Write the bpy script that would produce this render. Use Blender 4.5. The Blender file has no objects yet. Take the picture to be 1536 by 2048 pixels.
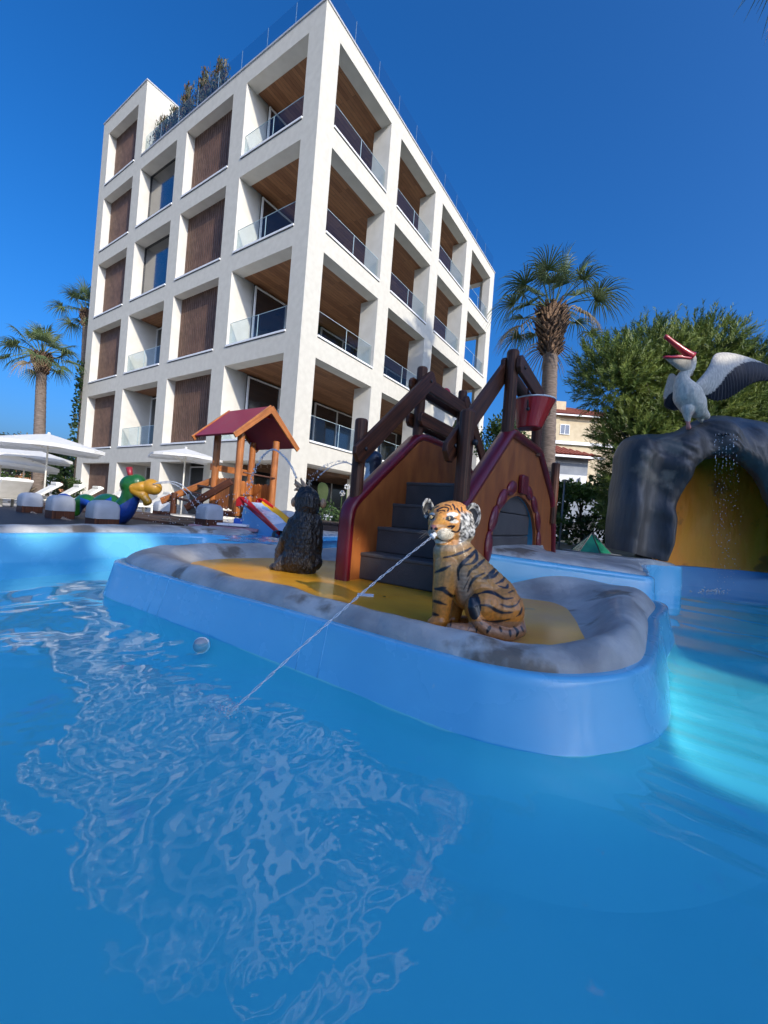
import bpy, bmesh, math, random
import numpy as np
from mathutils import Vector, Matrix, noise as mnoise
random.seed(7); rng = np.random.default_rng(7)
SC = bpy.context.scene
COL = SC.collection
R = math.radians

# ------------------------------------------------------------------ camera
ZC = 0.70                                   # eye height above the pool water
F_PX, PITCH, ROLL = 816.5, 0.0067077, 0.0770453
FW = Vector((0, math.cos(PITCH), math.sin(PITCH)))
_up = Vector((0, -math.sin(PITCH), math.cos(PITCH))); _rt = Vector((1, 0, 0))
RT = _rt*math.cos(ROLL) + _up*math.sin(ROLL)
UP = _up*math.cos(ROLL) - _rt*math.sin(ROLL)
cam = bpy.data.objects.new('camera', bpy.data.cameras.new('camera')); COL.objects.link(cam)
cam.data.sensor_fit = 'VERTICAL'; cam.data.sensor_height = 36.0
cam.data.lens = F_PX/2048*36.0
cam.data.clip_start = 0.02; cam.data.clip_end = 2000
m = Matrix((RT, UP, -FW)).transposed().to_4x4(); m.translation = Vector((0, 0, ZC))
cam.matrix_world = m
SC.camera = cam

# ------------------------------------------------------------------ light
_th = 0.587675497; _g = math.radians(17.0); _e = math.radians(26.2)          # sun grazes the left facade, strikes the right one
SUN = Vector((math.cos(_th)*math.cos(_g)-math.sin(_th)*math.sin(_g), -math.sin(_th)*math.cos(_g)-math.cos(_th)*math.sin(_g), math.tan(_e))).normalized()
SUN_EL = math.asin(SUN.z); SUN_AZ = math.atan2(SUN.x, SUN.y)
w = bpy.data.worlds.new('World'); SC.world = w; w.use_nodes = True
nt = w.node_tree; nt.nodes.clear()
sky = nt.nodes.new('ShaderNodeTexSky'); sky.sky_type = 'NISHITA'; sky.sun_disc = False
sky.sun_elevation = SUN_EL; sky.sun_rotation = SUN_AZ
sky.air_density = 1.0; sky.dust_density = 5.0; sky.ozone_density = 10.0; sky.altitude = 0
hs = nt.nodes.new('ShaderNodeMixRGB'); hs.blend_type = 'MULTIPLY'; hs.inputs[0].default_value = 1.0; hs.inputs[2].default_value = (1.10, 1.07, 1.12, 1)   # clear dry Mediterranean air
bg = nt.nodes.new('ShaderNodeBackground'); bg.inputs[1].default_value = 0.15
wo = nt.nodes.new('ShaderNodeOutputWorld')
gm = nt.nodes.new('ShaderNodeHueSaturation'); gm.inputs['Saturation'].default_value = 1.15; nt.links.new(sky.outputs[0], gm.inputs['Color']); nt.links.new(gm.outputs[0], hs.inputs[1]); nt.links.new(hs.outputs[0], bg.inputs[0]); nt.links.new(bg.outputs[0], wo.inputs[0])
sl = bpy.data.lights.new('sun', 'SUN'); sl.energy = 2.8; sl.angle = R(0.53); sl.color = (1.0, 0.92, 0.79)
so = bpy.data.objects.new('sun', sl); COL.objects.link(so)
so.rotation_euler = (-SUN).to_track_quat('-Z', 'Y').to_euler(); so.location = (20, -20, 30)
SC.view_settings.view_transform = 'Standard'; SC.view_settings.look = 'None'
SC.view_settings.gamma = 1.0; SC.view_settings.use_curve_mapping = False
SC.view_settings.exposure = 0.52
SC.render.engine = 'CYCLES'
SC.cycles.max_bounces = 9; SC.cycles.diffuse_bounces = 3; SC.cycles.glossy_bounces = 4
SC.cycles.transparent_max_bounces = 16; SC.cycles.transmission_bounces = 4
SC.cycles.caustics_reflective = False; SC.cycles.caustics_refractive = False
SC.cycles.use_denoising = True; SC.cycles.sample_clamp_indirect = 6.0

# ------------------------------------------------------------------ photo -> place
def ray(px, py):
    return FW + RT*((px-768)/F_PX) - UP*((py-1024)/F_PX)
def U(px, py, y):                            # point seen at a photo pixel, at distance y ahead
    d = ray(px, py); return Vector((0, 0, ZC)) + d*(y/d.y)
def onz(px, py, z):
    d = ray(px, py); return Vector((0, 0, ZC)) + d*((z-ZC)/d.z)
def PX(P):
    d = np.asarray(P, float) - np.array([0, 0, ZC]); w_ = d@np.array(FW)
    return 768+F_PX*(d@np.array(RT))/w_, 1024-F_PX*(d@np.array(UP))/w_
TH = 0.587675497
E1 = Vector((-math.cos(TH), math.sin(TH), 0)); E2 = Vector((math.sin(TH), math.cos(TH), 0))
ZV = Vector((0, 0, 1))

# ------------------------------------------------------------------ materials
MATS = {}
class NT:
    def __init__(s, name):
        s.m = bpy.data.materials.new(name); s.m.use_nodes = True
        s.t = s.m.node_tree; s.t.nodes.clear()
        s.out = s.n('OutputMaterial')
    def n(s, typ, **kw):
        x = s.t.nodes.new('ShaderNode'+typ)
        for k, v in kw.items():
            if k in x.inputs: x.inputs[k].default_value = v
            else: setattr(x, k, v)
        return x
    def l(s, a, b): s.t.links.new(a, b)
def c4(c): return (c[0], c[1], c[2], 1.0)
def ramp(T, fac, stops):
    r = T.n('ValToRGB'); el = r.color_ramp.elements
    while len(el) < len(stops): el.new(0.5)
    for e, (p, c) in zip(el, stops): e.position = p; e.color = c4(c)
    T.l(fac, r.inputs[0]); return r
def mat(name, col, rough=0.6, col2=None, scale=4.0, detail=5.0, contrast=(0.35, 0.65), bump=0.0, bscale=60.0,
        coat=0.0, stretch=None, coords='Object', metallic=0.0, spec=0.5, translucent=0.0, wear=None, vcol=None, bdist=0.01):
    """painted / natural surface: two colours mixed by noise, optional fine bump, optional worn spots"""
    if name in MATS: return MATS[name]
    T = NT(name); b = T.n('BsdfPrincipled'); b.inputs['Roughness'].default_value = rough
    b.inputs['Metallic'].default_value = metallic; b.inputs['Specular IOR Level'].default_value = spec
    b.inputs['Coat Weight'].default_value = coat; b.inputs['Coat Roughness'].default_value = 0.12
    tc = T.n('TexCoord'); src = tc.outputs[coords]
    if stretch:
        mp = T.n('Mapping'); mp.inputs['Scale'].default_value = stretch; T.l(src, mp.inputs[0]); src = mp.outputs[0]
    nz = T.n('TexNoise'); nz.inputs['Scale'].default_value = scale; nz.inputs['Detail'].default_value = detail
    T.l(src, nz.inputs['Vector'])
    if vcol:
        at = T.n('VertexColor'); at.layer_name = vcol
        mx = T.n('MixRGB', blend_type='MULTIPLY'); mx.inputs[0].default_value = 1.0
        r = ramp(T, nz.outputs[0], [(contrast[0], (0.82,)*3), (contrast[1], (1.08,)*3)])
        T.l(at.outputs[0], mx.inputs[1]); T.l(r.outputs[0], mx.inputs[2]); cout = mx.outputs[0]
    else:
        r = ramp(T, nz.outputs[0], [(contrast[0], col), (contrast[1], col2 or col)]); cout = r.outputs[0]
    if wear:
        nz3 = T.n('TexNoise'); nz3.inputs['Scale'].default_value = wear[1]; nz3.inputs['Detail'].default_value = 8
        T.l(tc.outputs[coords], nz3.inputs['Vector'])
        wr = ramp(T, nz3.outputs[0], [(wear[2], (0, 0, 0)), (wear[2]+0.06, (1, 1, 1))])
        mx2 = T.n('MixRGB'); T.l(wr.outputs[0], mx2.inputs[0]); T.l(cout, mx2.inputs[1]); mx2.inputs[2].default_value = c4(wear[0]); cout = mx2.outputs[0]
    T.l(cout, b.inputs['Base Color'])
    rr = T.n('MapRange'); rr.inputs['To Min'].default_value = max(0, rough-0.08); rr.inputs['To Max'].default_value = min(1, rough+0.10)
    T.l(nz.outputs[0], rr.inputs[0]); T.l(rr.outputs[0], b.inputs['Roughness'])
    if bump:
        n2 = T.n('TexNoise'); n2.inputs['Scale'].default_value = bscale; n2.inputs['Detail'].default_value = 4
        T.l(src, n2.inputs['Vector'])
        bp = T.n('Bump'); bp.inputs['Strength'].default_value = bump; bp.inputs['Distance'].default_value = bdist
        T.l(n2.outputs[0], bp.inputs['Height']); T.l(bp.outputs[0], b.inputs['Normal'])
    sh = b.outputs[0]
    if translucent:
        tr = T.n('BsdfTranslucent'); T.l(cout, tr.inputs[0]); ms = T.n('MixShader'); ms.inputs[0].default_value = translucent
        T.l(sh, ms.inputs[1]); T.l(tr.outputs[0], ms.inputs[2]); sh = ms.outputs[0]
    T.l(sh, T.out.inputs[0]); MATS[name] = T.m; return T.m
def glass_sheet(name, tint, refl=1.0, ior=1.5, base=None):
    T = NT(name); tr = T.n('BsdfTransparent'); tr.inputs[0].default_value = c4(tint)
    gl = T.n('BsdfGlossy'); gl.inputs['Roughness'].default_value = 0.015; gl.inputs[0].default_value = (1, 1, 1, 1)
    fr = T.n('Fresnel'); ge = T.n('NewGeometry'); mr = T.n('MapRange'); mr.inputs['To Min'].default_value = ior; mr.inputs['To Max'].default_value = 1/ior
    T.l(ge.outputs['Backfacing'], mr.inputs[0]); T.l(mr.outputs[0], fr.inputs[0])
    mu = T.n('Math', operation='MULTIPLY'); mu.inputs[1].default_value = refl; T.l(fr.outputs[0], mu.inputs[0])
    ms = T.n('MixShader'); T.l(mu.outputs[0], ms.inputs[0]); T.l(tr.outputs[0], ms.inputs[1]); T.l(gl.outputs[0], ms.inputs[2])
    T.l(ms.outputs[0], T.out.inputs[0]); MATS[name] = T.m; return T.m
def plank_mat(name, cols, board=(2.4, 0.12), rough=0.5):
    T = NT(name); b = T.n('BsdfPrincipled'); b.inputs['Roughness'].default_value = rough
    tc = T.n('TexCoord'); br = T.n('TexBrick'); br.offset = 0.37; br.inputs['Scale'].default_value = 1.0
    br.inputs['Brick Width'].default_value = board[0]; br.inputs['Row Height'].default_value = board[1]
    br.inputs['Mortar Size'].default_value = 0.004; br.inputs['Color1'].default_value = c4(cols[0]); br.inputs['Color2'].default_value = c4(cols[1])
    br.inputs['Mortar'].default_value = (0.012, 0.007, 0.004, 1); br.inputs['Bias'].default_value = 0.0
    T.l(tc.outputs['UV'], br.inputs['Vector'])
    mp = T.n('Mapping'); mp.inputs['Scale'].default_value = (1.5, 40, 1); T.l(tc.outputs['UV'], mp.inputs[0])
    nz = T.n('TexNoise'); nz.inputs['Scale'].default_value = 2.0; nz.inputs['Detail'].default_value = 6; T.l(mp.outputs[0], nz.inputs['Vector'])
    mx = T.n('MixRGB', blend_type='MULTIPLY'); mx.inputs[0].default_value = 1.0
    r = ramp(T, nz.outputs[0], [(0.3, (0.6,)*3), (0.7, (1.15,)*3)])
    T.l(br.outputs['Color'], mx.inputs[1]); T.l(r.outputs[0], mx.inputs[2]); T.l(mx.outputs[0], b.inputs['Base Color'])
    T.l(b.outputs[0], T.out.inputs[0]); MATS[name] = T.m; return T.m
def grain_mat(name, c1, c2, rough=0.4, coat=0.3, along=2.0, across=55.0, wear=None, spec=0.3):
    """timber with grain running along the longest edge of every piece (UV u)"""
    T = NT(name); b = T.n('BsdfPrincipled'); b.inputs['Roughness'].default_value = rough
    b.inputs['Coat Weight'].default_value = coat; b.inputs['Coat Roughness'].default_value = 0.18; b.inputs['Specular IOR Level'].default_value = spec
    tc = T.n('TexCoord'); mp = T.n('Mapping'); mp.inputs['Scale'].default_value = (along, across, 1); T.l(tc.outputs['UV'], mp.inputs[0])
    nz = T.n('TexNoise'); nz.inputs['Scale'].default_value = 1.0; nz.inputs['Detail'].default_value = 7; nz.inputs['Distortion'].default_value = 0.6
    T.l(mp.outputs[0], nz.inputs['Vector'])
    r = ramp(T, nz.outputs[0], [(0.3, c1), (0.68, c2)]); cout = r.outputs[0]
    n2 = T.n('TexNoise'); n2.inputs['Scale'].default_value = 5.0; n2.inputs['Detail'].default_value = 6; T.l(tc.outputs['Object'], n2.inputs['Vector'])
    mx = T.n('MixRGB', blend_type='MULTIPLY'); mx.inputs[0].default_value = 1.0
    r2 = ramp(T, n2.outputs[0], [(0.3, (0.7,)*3), (0.7, (1.15,)*3)]); T.l(cout, mx.inputs[1]); T.l(r2.outputs[0], mx.inputs[2]); cout = mx.outputs[0]
    T.l(cout, b.inputs['Base Color'])
    bp = T.n('Bump'); bp.inputs['Strength'].default_value = 0.25; bp.inputs['Distance'].default_value = 0.003
    T.l(nz.outputs[0], bp.inputs['Height']); T.l(bp.outputs[0], b.inputs['Normal'])
    T.l(b.outputs[0], T.out.inputs[0]); MATS[name] = T.m; return T.m

# ------------------------------------------------------------------ objects
def tag(o, label=None, cat=None, group=None, kind=None):
    if label: o['label'] = label
    if cat: o['category'] = cat
    if group: o['group'] = group
    if kind: o['kind'] = kind
    return o
def thing(name, label, cat, loc=(0, 0, 0), rz=0.0, group=None):
    o = bpy.data.objects.new(name, None); COL.objects.link(o); o.empty_display_size = 0.1
    o.location = loc; o.rotation_euler = (0, 0, rz)
    return tag(o, label, cat, group)
def wmat(o):
    M = Matrix.LocRotScale(o.location, o.rotation_euler, o.scale)
    return wmat(o.parent)@M if o.parent else M
def link_mesh(name, me, parent=None, label=None, cat=None, group=None, kind=None):
    o = bpy.data.objects.new(name, me); COL.objects.link(o)
    if parent: o.parent = parent
    return tag(o, label, cat, group, kind)
def copy_tree(o, parent=None, top=True):
    c = o.copy(); COL.objects.link(c)
    if parent is not None: c.parent = parent
    for ch in list(o.children): copy_tree(ch, c)
    return c

class MB:
    """collects faces in world (or local) coordinates and links them as one mesh"""
    def __init__(s): s.v = []; s.f = []; s.mi = []; s.cur = 0
    def face(s, pts):
        i = len(s.v); s.v += [tuple(p) for p in pts]; s.f.append(tuple(range(i, i+len(pts)))); s.mi.append(s.cur)
    def grid(s, P, closed_u=False, closed_v=False):
        """P[i][j] points -> quads sharing vertices"""
        i0 = len(s.v); nu = len(P); nv = len(P[0])
        for row in P: s.v += [tuple(p) for p in row]
        for i in range(nu if closed_u else nu-1):
            for j in range(nv if closed_v else nv-1):
                a = i0+i*nv+j; b = i0+i*nv+(j+1) % nv; c = i0+((i+1) % nu)*nv+(j+1) % nv; d = i0+((i+1) % nu)*nv+j
                s.f.append((a, b, c, d)); s.mi.append(s.cur)
    def box(s, lo, hi, B=None, O=None):
        x0, y0, z0 = lo; x1, y1, z1 = hi
        c = [(x0, y0, z0), (x1, y0, z0), (x1, y1, z0), (x0, y1, z0), (x0, y0, z1), (x1, y0, z1), (x1, y1, z1), (x0, y1, z1)]
        if B is not None: c = [O+B[0]*p[0]+B[1]*p[1]+B[2]*p[2] for p in c]
        i = len(s.v); s.v += [tuple(p) for p in c]
        for f in ((0, 3, 2, 1), (4, 5, 6, 7), (0, 1, 5, 4), (1, 2, 6, 5), (2, 3, 7, 6), (3, 0, 4, 7)):
            s.f.append(tuple(i+k for k in f)); s.mi.append(s.cur)
    def beam(s, p0, p1, wd, ht, up=ZV, ch=0.0):
        """bar from p0 to p1, chamfered octagonal section when ch>0"""
        p0, p1 = Vector(p0), Vector(p1); d = (p1-p0).normalized(); sx = d.cross(Vector(up)).normalized(); sz = sx.cross(d)
        a, b = wd/2, ht/2
        if ch: pr = [(-a+ch, -b), (a-ch, -b), (a, -b+ch), (a, b-ch), (a-ch, b), (-a+ch, b), (-a, b-ch), (-a, -b+ch)]
        else: pr = [(-a, -b), (a, -b), (a, b), (-a, b)]
        s.prism([p0+sx*x+sz*y for x, y in pr], p1-p0)
    def prism(s, poly, ext):
        ext = Vector(ext); n = len(poly); i = len(s.v)
        s.v += [tuple(p) for p in poly] + [tuple(Vector(p)+ext) for p in poly]
        s.f.append(tuple(i+n-1-k for k in range(n))); s.f.append(tuple(i+n+k for k in range(n))); s.mi += [s.cur]*2
        for k in range(n):
            k2 = (k+1) % n; s.f.append((i+k, i+k2, i+n+k2, i+n+k)); s.mi.append(s.cur)
    def tube(s, pts, rad, seg=10, cap=True, round_end=0):
        pts = [Vector(p) for p in pts]; n = len(pts)
        if not hasattr(rad, '__len__'): rad = [rad]*n
        rad = list(rad)
        rows = []; prev = None
        for i, p in enumerate(pts):
            d = (pts[min(i+1, n-1)]-pts[max(i-1, 0)]).normalized()
            if prev is None:
                a = Vector((0, 0, 1)) if abs(d.z) < 0.9 else Vector((1, 0, 0)); x = a.cross(d).normalized()
            else: x = (prev-d*prev.dot(d)).normalized()
            prev = x; y = d.cross(x)
            rows.append([p+(x*math.cos(t)+y*math.sin(t))*rad[i] for t in [2*math.pi*k/seg for k in range(seg)]])
        s.grid(rows, closed_v=True)
        if cap:
            i0 = len(s.v)-n*seg
            s.f.append(tuple(i0+seg-1-k for k in range(seg))); s.f.append(tuple(i0+(n-1)*seg+k for k in range(seg))); s.mi += [s.cur]*2
    def post(s, p0, p1, r, seg=14):
        """round timber post with eased top edge"""
        p0, p1 = Vector(p0), Vector(p1); L = (p1-p0).length; d = (p1-p0)/L
        s.tube([p0, p1-d*r*0.35, p1-d*r*0.08, p1], [r, r, r*0.88, r*0.70], seg)
    def lathe(s, prof, O, seg=20, ax=None):
        O = Vector(O); ax = ax or (Vector((1, 0, 0)), Vector((0, 1, 0)), ZV)
        s.grid([[O+(ax[0]*math.cos(t)+ax[1]*math.sin(t))*r+ax[2]*z for t in [2*math.pi*k/seg for k in range(seg)]] for r, z in prof], closed_v=True)
    def ball(s, c, r, seg=12, ring=8, B=None):
        c = Vector(c); r = r if hasattr(r, '__len__') else (r, r, r); B = B or (Vector((1, 0, 0)), Vector((0, 1, 0)), ZV)
        rows = []
        for i in range(ring+1):
            a = -math.pi/2+math.pi*i/ring; ca = max(math.cos(a), 0.02)
            rows.append([c+B[0]*(r[0]*ca*math.cos(t))+B[1]*(r[1]*ca*math.sin(t))+B[2]*(r[2]*math.sin(a)) for t in [2*math.pi*k/seg for k in range(seg)]])
        s.grid(rows, closed_v=True)
    def build(s, name, mats, parent=None, smooth=False, world=True, label=None, cat=None, group=None, kind=None, bevel=0, subsurf=0, weld=False):
        me = bpy.data.meshes.new(name)
        V = np.array(s.v, float)
        if parent is not None and world:
            Mi = np.array(wmat(parent).inverted()); V = V@Mi[:3, :3].T + Mi[:3, 3]
        me.from_pydata(V.tolist(), [], s.f)
        if not isinstance(mats, (list, tuple)): mats = [mats]
        for mm in mats: me.materials.append(mm)
        if len(mats) > 1: me.polygons.foreach_set('material_index', s.mi)
        if len(s.f) < 30000: auto_uv(me)
        if smooth: me.polygons.foreach_set('use_smooth', [True]*len(me.polygons))
        me.update()
        o = link_mesh(name, me, parent, label, cat, group, kind)
        if weld: md = o.modifiers.new('weld', 'WELD'); md.merge_threshold = 0.0005
        if subsurf: md = o.modifiers.new('sub', 'SUBSURF'); md.levels = subsurf; md.render_levels = subsurf
        if bevel:
            md = o.modifiers.new('bev', 'BEVEL'); md.width = bevel; md.segments = 2; md.limit_method = 'ANGLE'; md.harden_normals = False
        return o
def auto_uv(me):
    uv = me.uv_layers.new(name='UVMap'); vs = me.vertices; lp = me.loops
    data = np.zeros((len(lp), 2), np.float32)
    co = np.empty(len(vs)*3); vs.foreach_get('co', co); co = co.reshape(-1, 3)
    for p in me.polygons:
        idx = [lp[k].vertex_index for k in p.loop_indices]; P = co[idx]; E = np.roll(P, -1, 0)-P
        L = (E*E).sum(1); u = E[int(L.argmax())]; u = u/(np.linalg.norm(u)+1e-9)
        if u[np.abs(u).argmax()] < 0: u = -u
        n = np.array(p.normal); v = np.cross(n, u)
        for k, q in zip(p.loop_indices, P): data[k] = (q@u, q@v)
    uv.data.foreach_set('uv', data.ravel())
def np_mesh(name, V, F, mats, parent=None, smooth=False, world=True, mi=None, uvs=None, **kw):
    """quads or tris as numpy arrays, fast"""
    V = np.asarray(V, np.float64)
    if parent is not None and world:
        Mi = np.array(wmat(parent).inverted()); V = V@Mi[:3, :3].T + Mi[:3, 3]
    F = np.asarray(F, np.int32); k = F.shape[1]
    me = bpy.data.meshes.new(name); me.vertices.add(len(V)); me.vertices.foreach_set('co', V.astype(np.float32).ravel())
    me.loops.add(F.size); me.loops.foreach_set('vertex_index', F.ravel())
    me.polygons.add(len(F)); me.polygons.foreach_set('loop_start', np.arange(len(F), dtype=np.int32)*k)
    try: me.polygons.foreach_set('loop_total', np.full(len(F), k, np.int32))
    except Exception: pass
    for mm in (mats if isinstance(mats, (list, tuple)) else [mats]): me.materials.append(mm)
    if mi is not None: me.polygons.foreach_set('material_index', np.asarray(mi, np.int32))
    if smooth: me.polygons.foreach_set('use_smooth', np.ones(len(F), bool))
    me.update(calc_edges=True); me.validate()
    return link_mesh(name, me, parent, **kw)
def spline(P, n, closed=False):
    """Catmull-Rom through control points"""
    P = np.asarray(P, float); m = len(P); out = []
    tt = np.linspace(0, m if closed else m-1, n, endpoint=not closed)
    for t in tt:
        i = int(math.floor(t)); f = t-i
        if not closed and i >= m-1: i = m-2; f = 1.0
        g = (lambda k: P[k % m]) if closed else (lambda k: P[min(max(k, 0), m-1)])
        p0, p1, p2, p3 = g(i-1), g(i), g(i+1), g(i+2)
        out.append(0.5*((2*p1)+(-p0+p2)*f+(2*p0-5*p1+4*p2-p3)*f*f+(-p0+3*p1-3*p2+p3)*f**3))
    return np.array(out)
def nz3(p, s=1.0): return mnoise.noise(Vector(p)*s)
def fbm(p, s=1.0, o=4):
    v = 0; a = 1
    for k in range(o): v += a*mnoise.noise(Vector(p)*s); s *= 2.03; a *= 0.5
    return v

def blob(name, caps, parent, material, voxel, smooth_it=6, paint=None, extra=None, noise_fn=None):
    """one continuous statue body: tapering limbs merged by voxel remesh; caps = [(p0,r0,p1,r1)]"""
    mb = MB()
    for p0, r0, p1, r1 in caps:
        p0, p1 = Vector(p0), Vector(p1); L = (p1-p0).length; n = max(2, int(L/(0.30*min(r0, r1)))+1)
        for i in range(n+1):
            t = i/n; mb.ball(p0.lerp(p1, t), r0+(r1-r0)*t, 14, 9)
    me = bpy.data.meshes.new(name+'_src'); me.from_pydata(mb.v, [], mb.f); me.update()
    o = bpy.data.objects.new(name+'_src', me); COL.objects.link(o)
    md = o.modifiers.new('r', 'REMESH'); md.mode = 'VOXEL'; md.voxel_size = voxel
    if smooth_it:
        ms = o.modifiers.new('s', 'SMOOTH'); ms.iterations = smooth_it; ms.factor = 0.5
    dg = bpy.context.evaluated_depsgraph_get(); ev = o.evaluated_get(dg)
    m2 = bpy.data.meshes.new_from_object(ev); m2.name = name
    bpy.data.objects.remove(o); bpy.data.meshes.remove(me)
    n = len(m2.vertices); co = np.empty(n*3); m2.vertices.foreach_get('co', co); co = co.reshape(-1, 3)
    if noise_fn is not None:
        no = np.empty(n*3); m2.vertices.foreach_get('normal', no); no = no.reshape(-1, 3)
        d = np.array([noise_fn(p) for p in co]); co = co+no*d[:, None]
    if paint is not None:
        ca = m2.color_attributes.new('paint', 'FLOAT_COLOR', 'POINT'); c = np.ones((n, 4)); c[:, :3] = paint(co)
        ca.data.foreach_set('color', c.astype(np.float32).ravel())
    if parent is not None:
        Mi = np.array(wmat(parent).inverted()); co = co@Mi[:3, :3].T + Mi[:3, 3]
    m2.vertices.foreach_set('co', co.astype(np.float32).ravel())
    m2.materials.clear(); m2.materials.append(material)
    m2.polygons.foreach_set('use_smooth', np.ones(len(m2.polygons), bool)); m2.update()
    return link_mesh(name, m2, parent)
def seg_dist(P, a, b):
    a = np.asarray(a, float); b = np.asarray(b, float); d = b-a; L = (d*d).sum()+1e-12
    t = np.clip(((P-a)@d)/L, 0, 1); return np.linalg.norm(P-(a+t[:, None]*d), axis=1)

# ---- shared palette
STUCCO = mat('stucco', (0.55, 0.52, 0.44), 0.9, (0.60, 0.57, 0.485), scale=5, detail=9, bump=0.4, bscale=45, spec=0.2)
STUCCO_IN = mat('stucco_reveal', (0.62, 0.59, 0.52), 0.9, (0.68, 0.65, 0.58), scale=2.5, bump=0.2, bscale=45, spec=0.2)
WHITE = mat('white_metal', (0.78, 0.78, 0.76), 0.4, (0.84, 0.84, 0.82), scale=8)
SILL_SHADOW = mat('sill_shadow_paint', (0.03, 0.03, 0.032), 0.8)
SLAT = grain_mat('walnut_slats', (0.095, 0.052, 0.034), (0.20, 0.115, 0.078), 0.55, 0.0, 1.5, 30)
SOFFIT = plank_mat('timber_soffit', ((0.23, 0.095, 0.038), (0.35, 0.16, 0.068)), (2.2, 0.14), 0.6)
GLASS = glass_sheet('balustrade_glass', (0.86, 0.91, 0.93), 0.5, 1.5)
PANE = mat('window_pane', (0.010, 0.014, 0.02), 0.03, (0.012, 0.016, 0.022), spec=1.0, coat=1.0)
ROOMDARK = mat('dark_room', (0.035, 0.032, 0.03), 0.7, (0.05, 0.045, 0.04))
BLUE = mat('blue_gelcoat', (0.125, 0.49, 0.74), 0.26, (0.145, 0.53, 0.78), scale=3, coat=0.6, bump=0.06, bscale=9, wear=((0.34, 0.58, 0.74), 14.0, 0.69), bdist=0.02)
LTBLUE = mat('pale_blue_gelcoat', (0.10, 0.30, 0.55), 0.35, (0.12, 0.34, 0.60), scale=3, coat=0.2)
POOLFLOOR = mat('pool_floor_paint', (0.15, 0.60, 0.66), 0.6, (0.18, 0.64, 0.70), scale=1.5, wear=((0.20, 0.56, 0.68), 5.0, 0.66))
ROCK = mat('painted_grey_rock', (0.26, 0.25, 0.235), 0.5, (0.57, 0.55, 0.50), scale=3.0, detail=8, contrast=(0.34, 0.66), bump=0.7, bscale=22, coat=0.15, wear=((0.19, 0.15, 0.11), 2.6, 0.60), bdist=0.012)
YELLOW = mat('yellow_rubber_floor', (0.78, 0.32, 0.015), 0.35, (0.87, 0.41, 0.025), scale=5, bump=0.15, bscale=70, coat=0.25, wear=((0.40, 0.22, 0.06), 3.0, 0.66))
TIMBER = grain_mat('stained_timber', (0.040, 0.014, 0.007), (0.130, 0.043, 0.018), 0.50, 0.08)
TIMBER_LT = grain_mat('orange_timber', (0.33, 0.105, 0.028), (0.55, 0.20, 0.055), 0.38, 0.35)
TIMBER_DK = grain_mat('dark_deck_timber', (0.040, 0.022, 0.016), (0.10, 0.055, 0.038), 0.55, 0.0)
REDROOF = mat('crimson_paint', (0.26, 0.018, 0.035), 0.45, (0.31, 0.025, 0.045), scale=6, coat=0.1, wear=((0.5, 0.22, 0.22), 22, 0.73))
TRIM = mat('dark_red_gelcoat', (0.13, 0.004, 0.010), 0.32, (0.16, 0.006, 0.013), scale=5, coat=0.3, wear=((0.20, 0.05, 0.05), 9.0, 0.72))
RED = mat('red_plastic', (0.42, 0.010, 0.012), 0.3, (0.48, 0.014, 0.014), scale=5, coat=0.4)
YEL = mat('yellow_plastic', (0.72, 0.36, 0.02), 0.3, (0.78, 0.42, 0.03), scale=5, coat=0.4)
STAIR = mat('grey_step_coating', (0.058, 0.053, 0.051), 0.65, (0.082, 0.075, 0.071), scale=6, bump=0.25, bscale=120)
BLACK = mat('black_iron', (0.012, 0.012, 0.014), 0.4, (0.02, 0.02, 0.022), scale=9)
CANVAS = mat('white_canvas', (0.76, 0.75, 0.70), 0.9, (0.82, 0.81, 0.77), scale=6, translucent=0.25, spec=0.1)
POSTCAP = mat('white_post_cap', (0.36, 0.37, 0.38), 0.45, (0.44, 0.45, 0.46), scale=6, bump=0.1, bscale=30, wear=((0.5, 0.5, 0.5), 16, 0.72))
T = NT('water_drop'); d1 = T.n('BsdfDiffuse'); d1.inputs[0].default_value = (.85, .88, .90, 1); t1 = T.n('BsdfTranslucent'); t1.inputs[0].default_value = (.85, .88, .90, 1)
g1 = T.n('BsdfGlossy'); g1.inputs['Roughness'].default_value = .05; m1_ = T.n('MixShader'); m1_.inputs[0].default_value = .5; m2_ = T.n('MixShader'); m2_.inputs[0].default_value = .25; t2 = T.n('BsdfTransparent'); m3_ = T.n('MixShader'); m3_.inputs[0].default_value = .30
T.l(d1.outputs[0], m1_.inputs[1]); T.l(t1.outputs[0], m1_.inputs[2]); T.l(m1_.outputs[0], m2_.inputs[1]); T.l(g1.outputs[0], m2_.inputs[2]); T.l(m2_.outputs[0], m3_.inputs[1]); T.l(t2.outputs[0], m3_.inputs[2]); T.l(m3_.outputs[0], T.out.inputs[0])
WATERDROP = T.m
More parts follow.
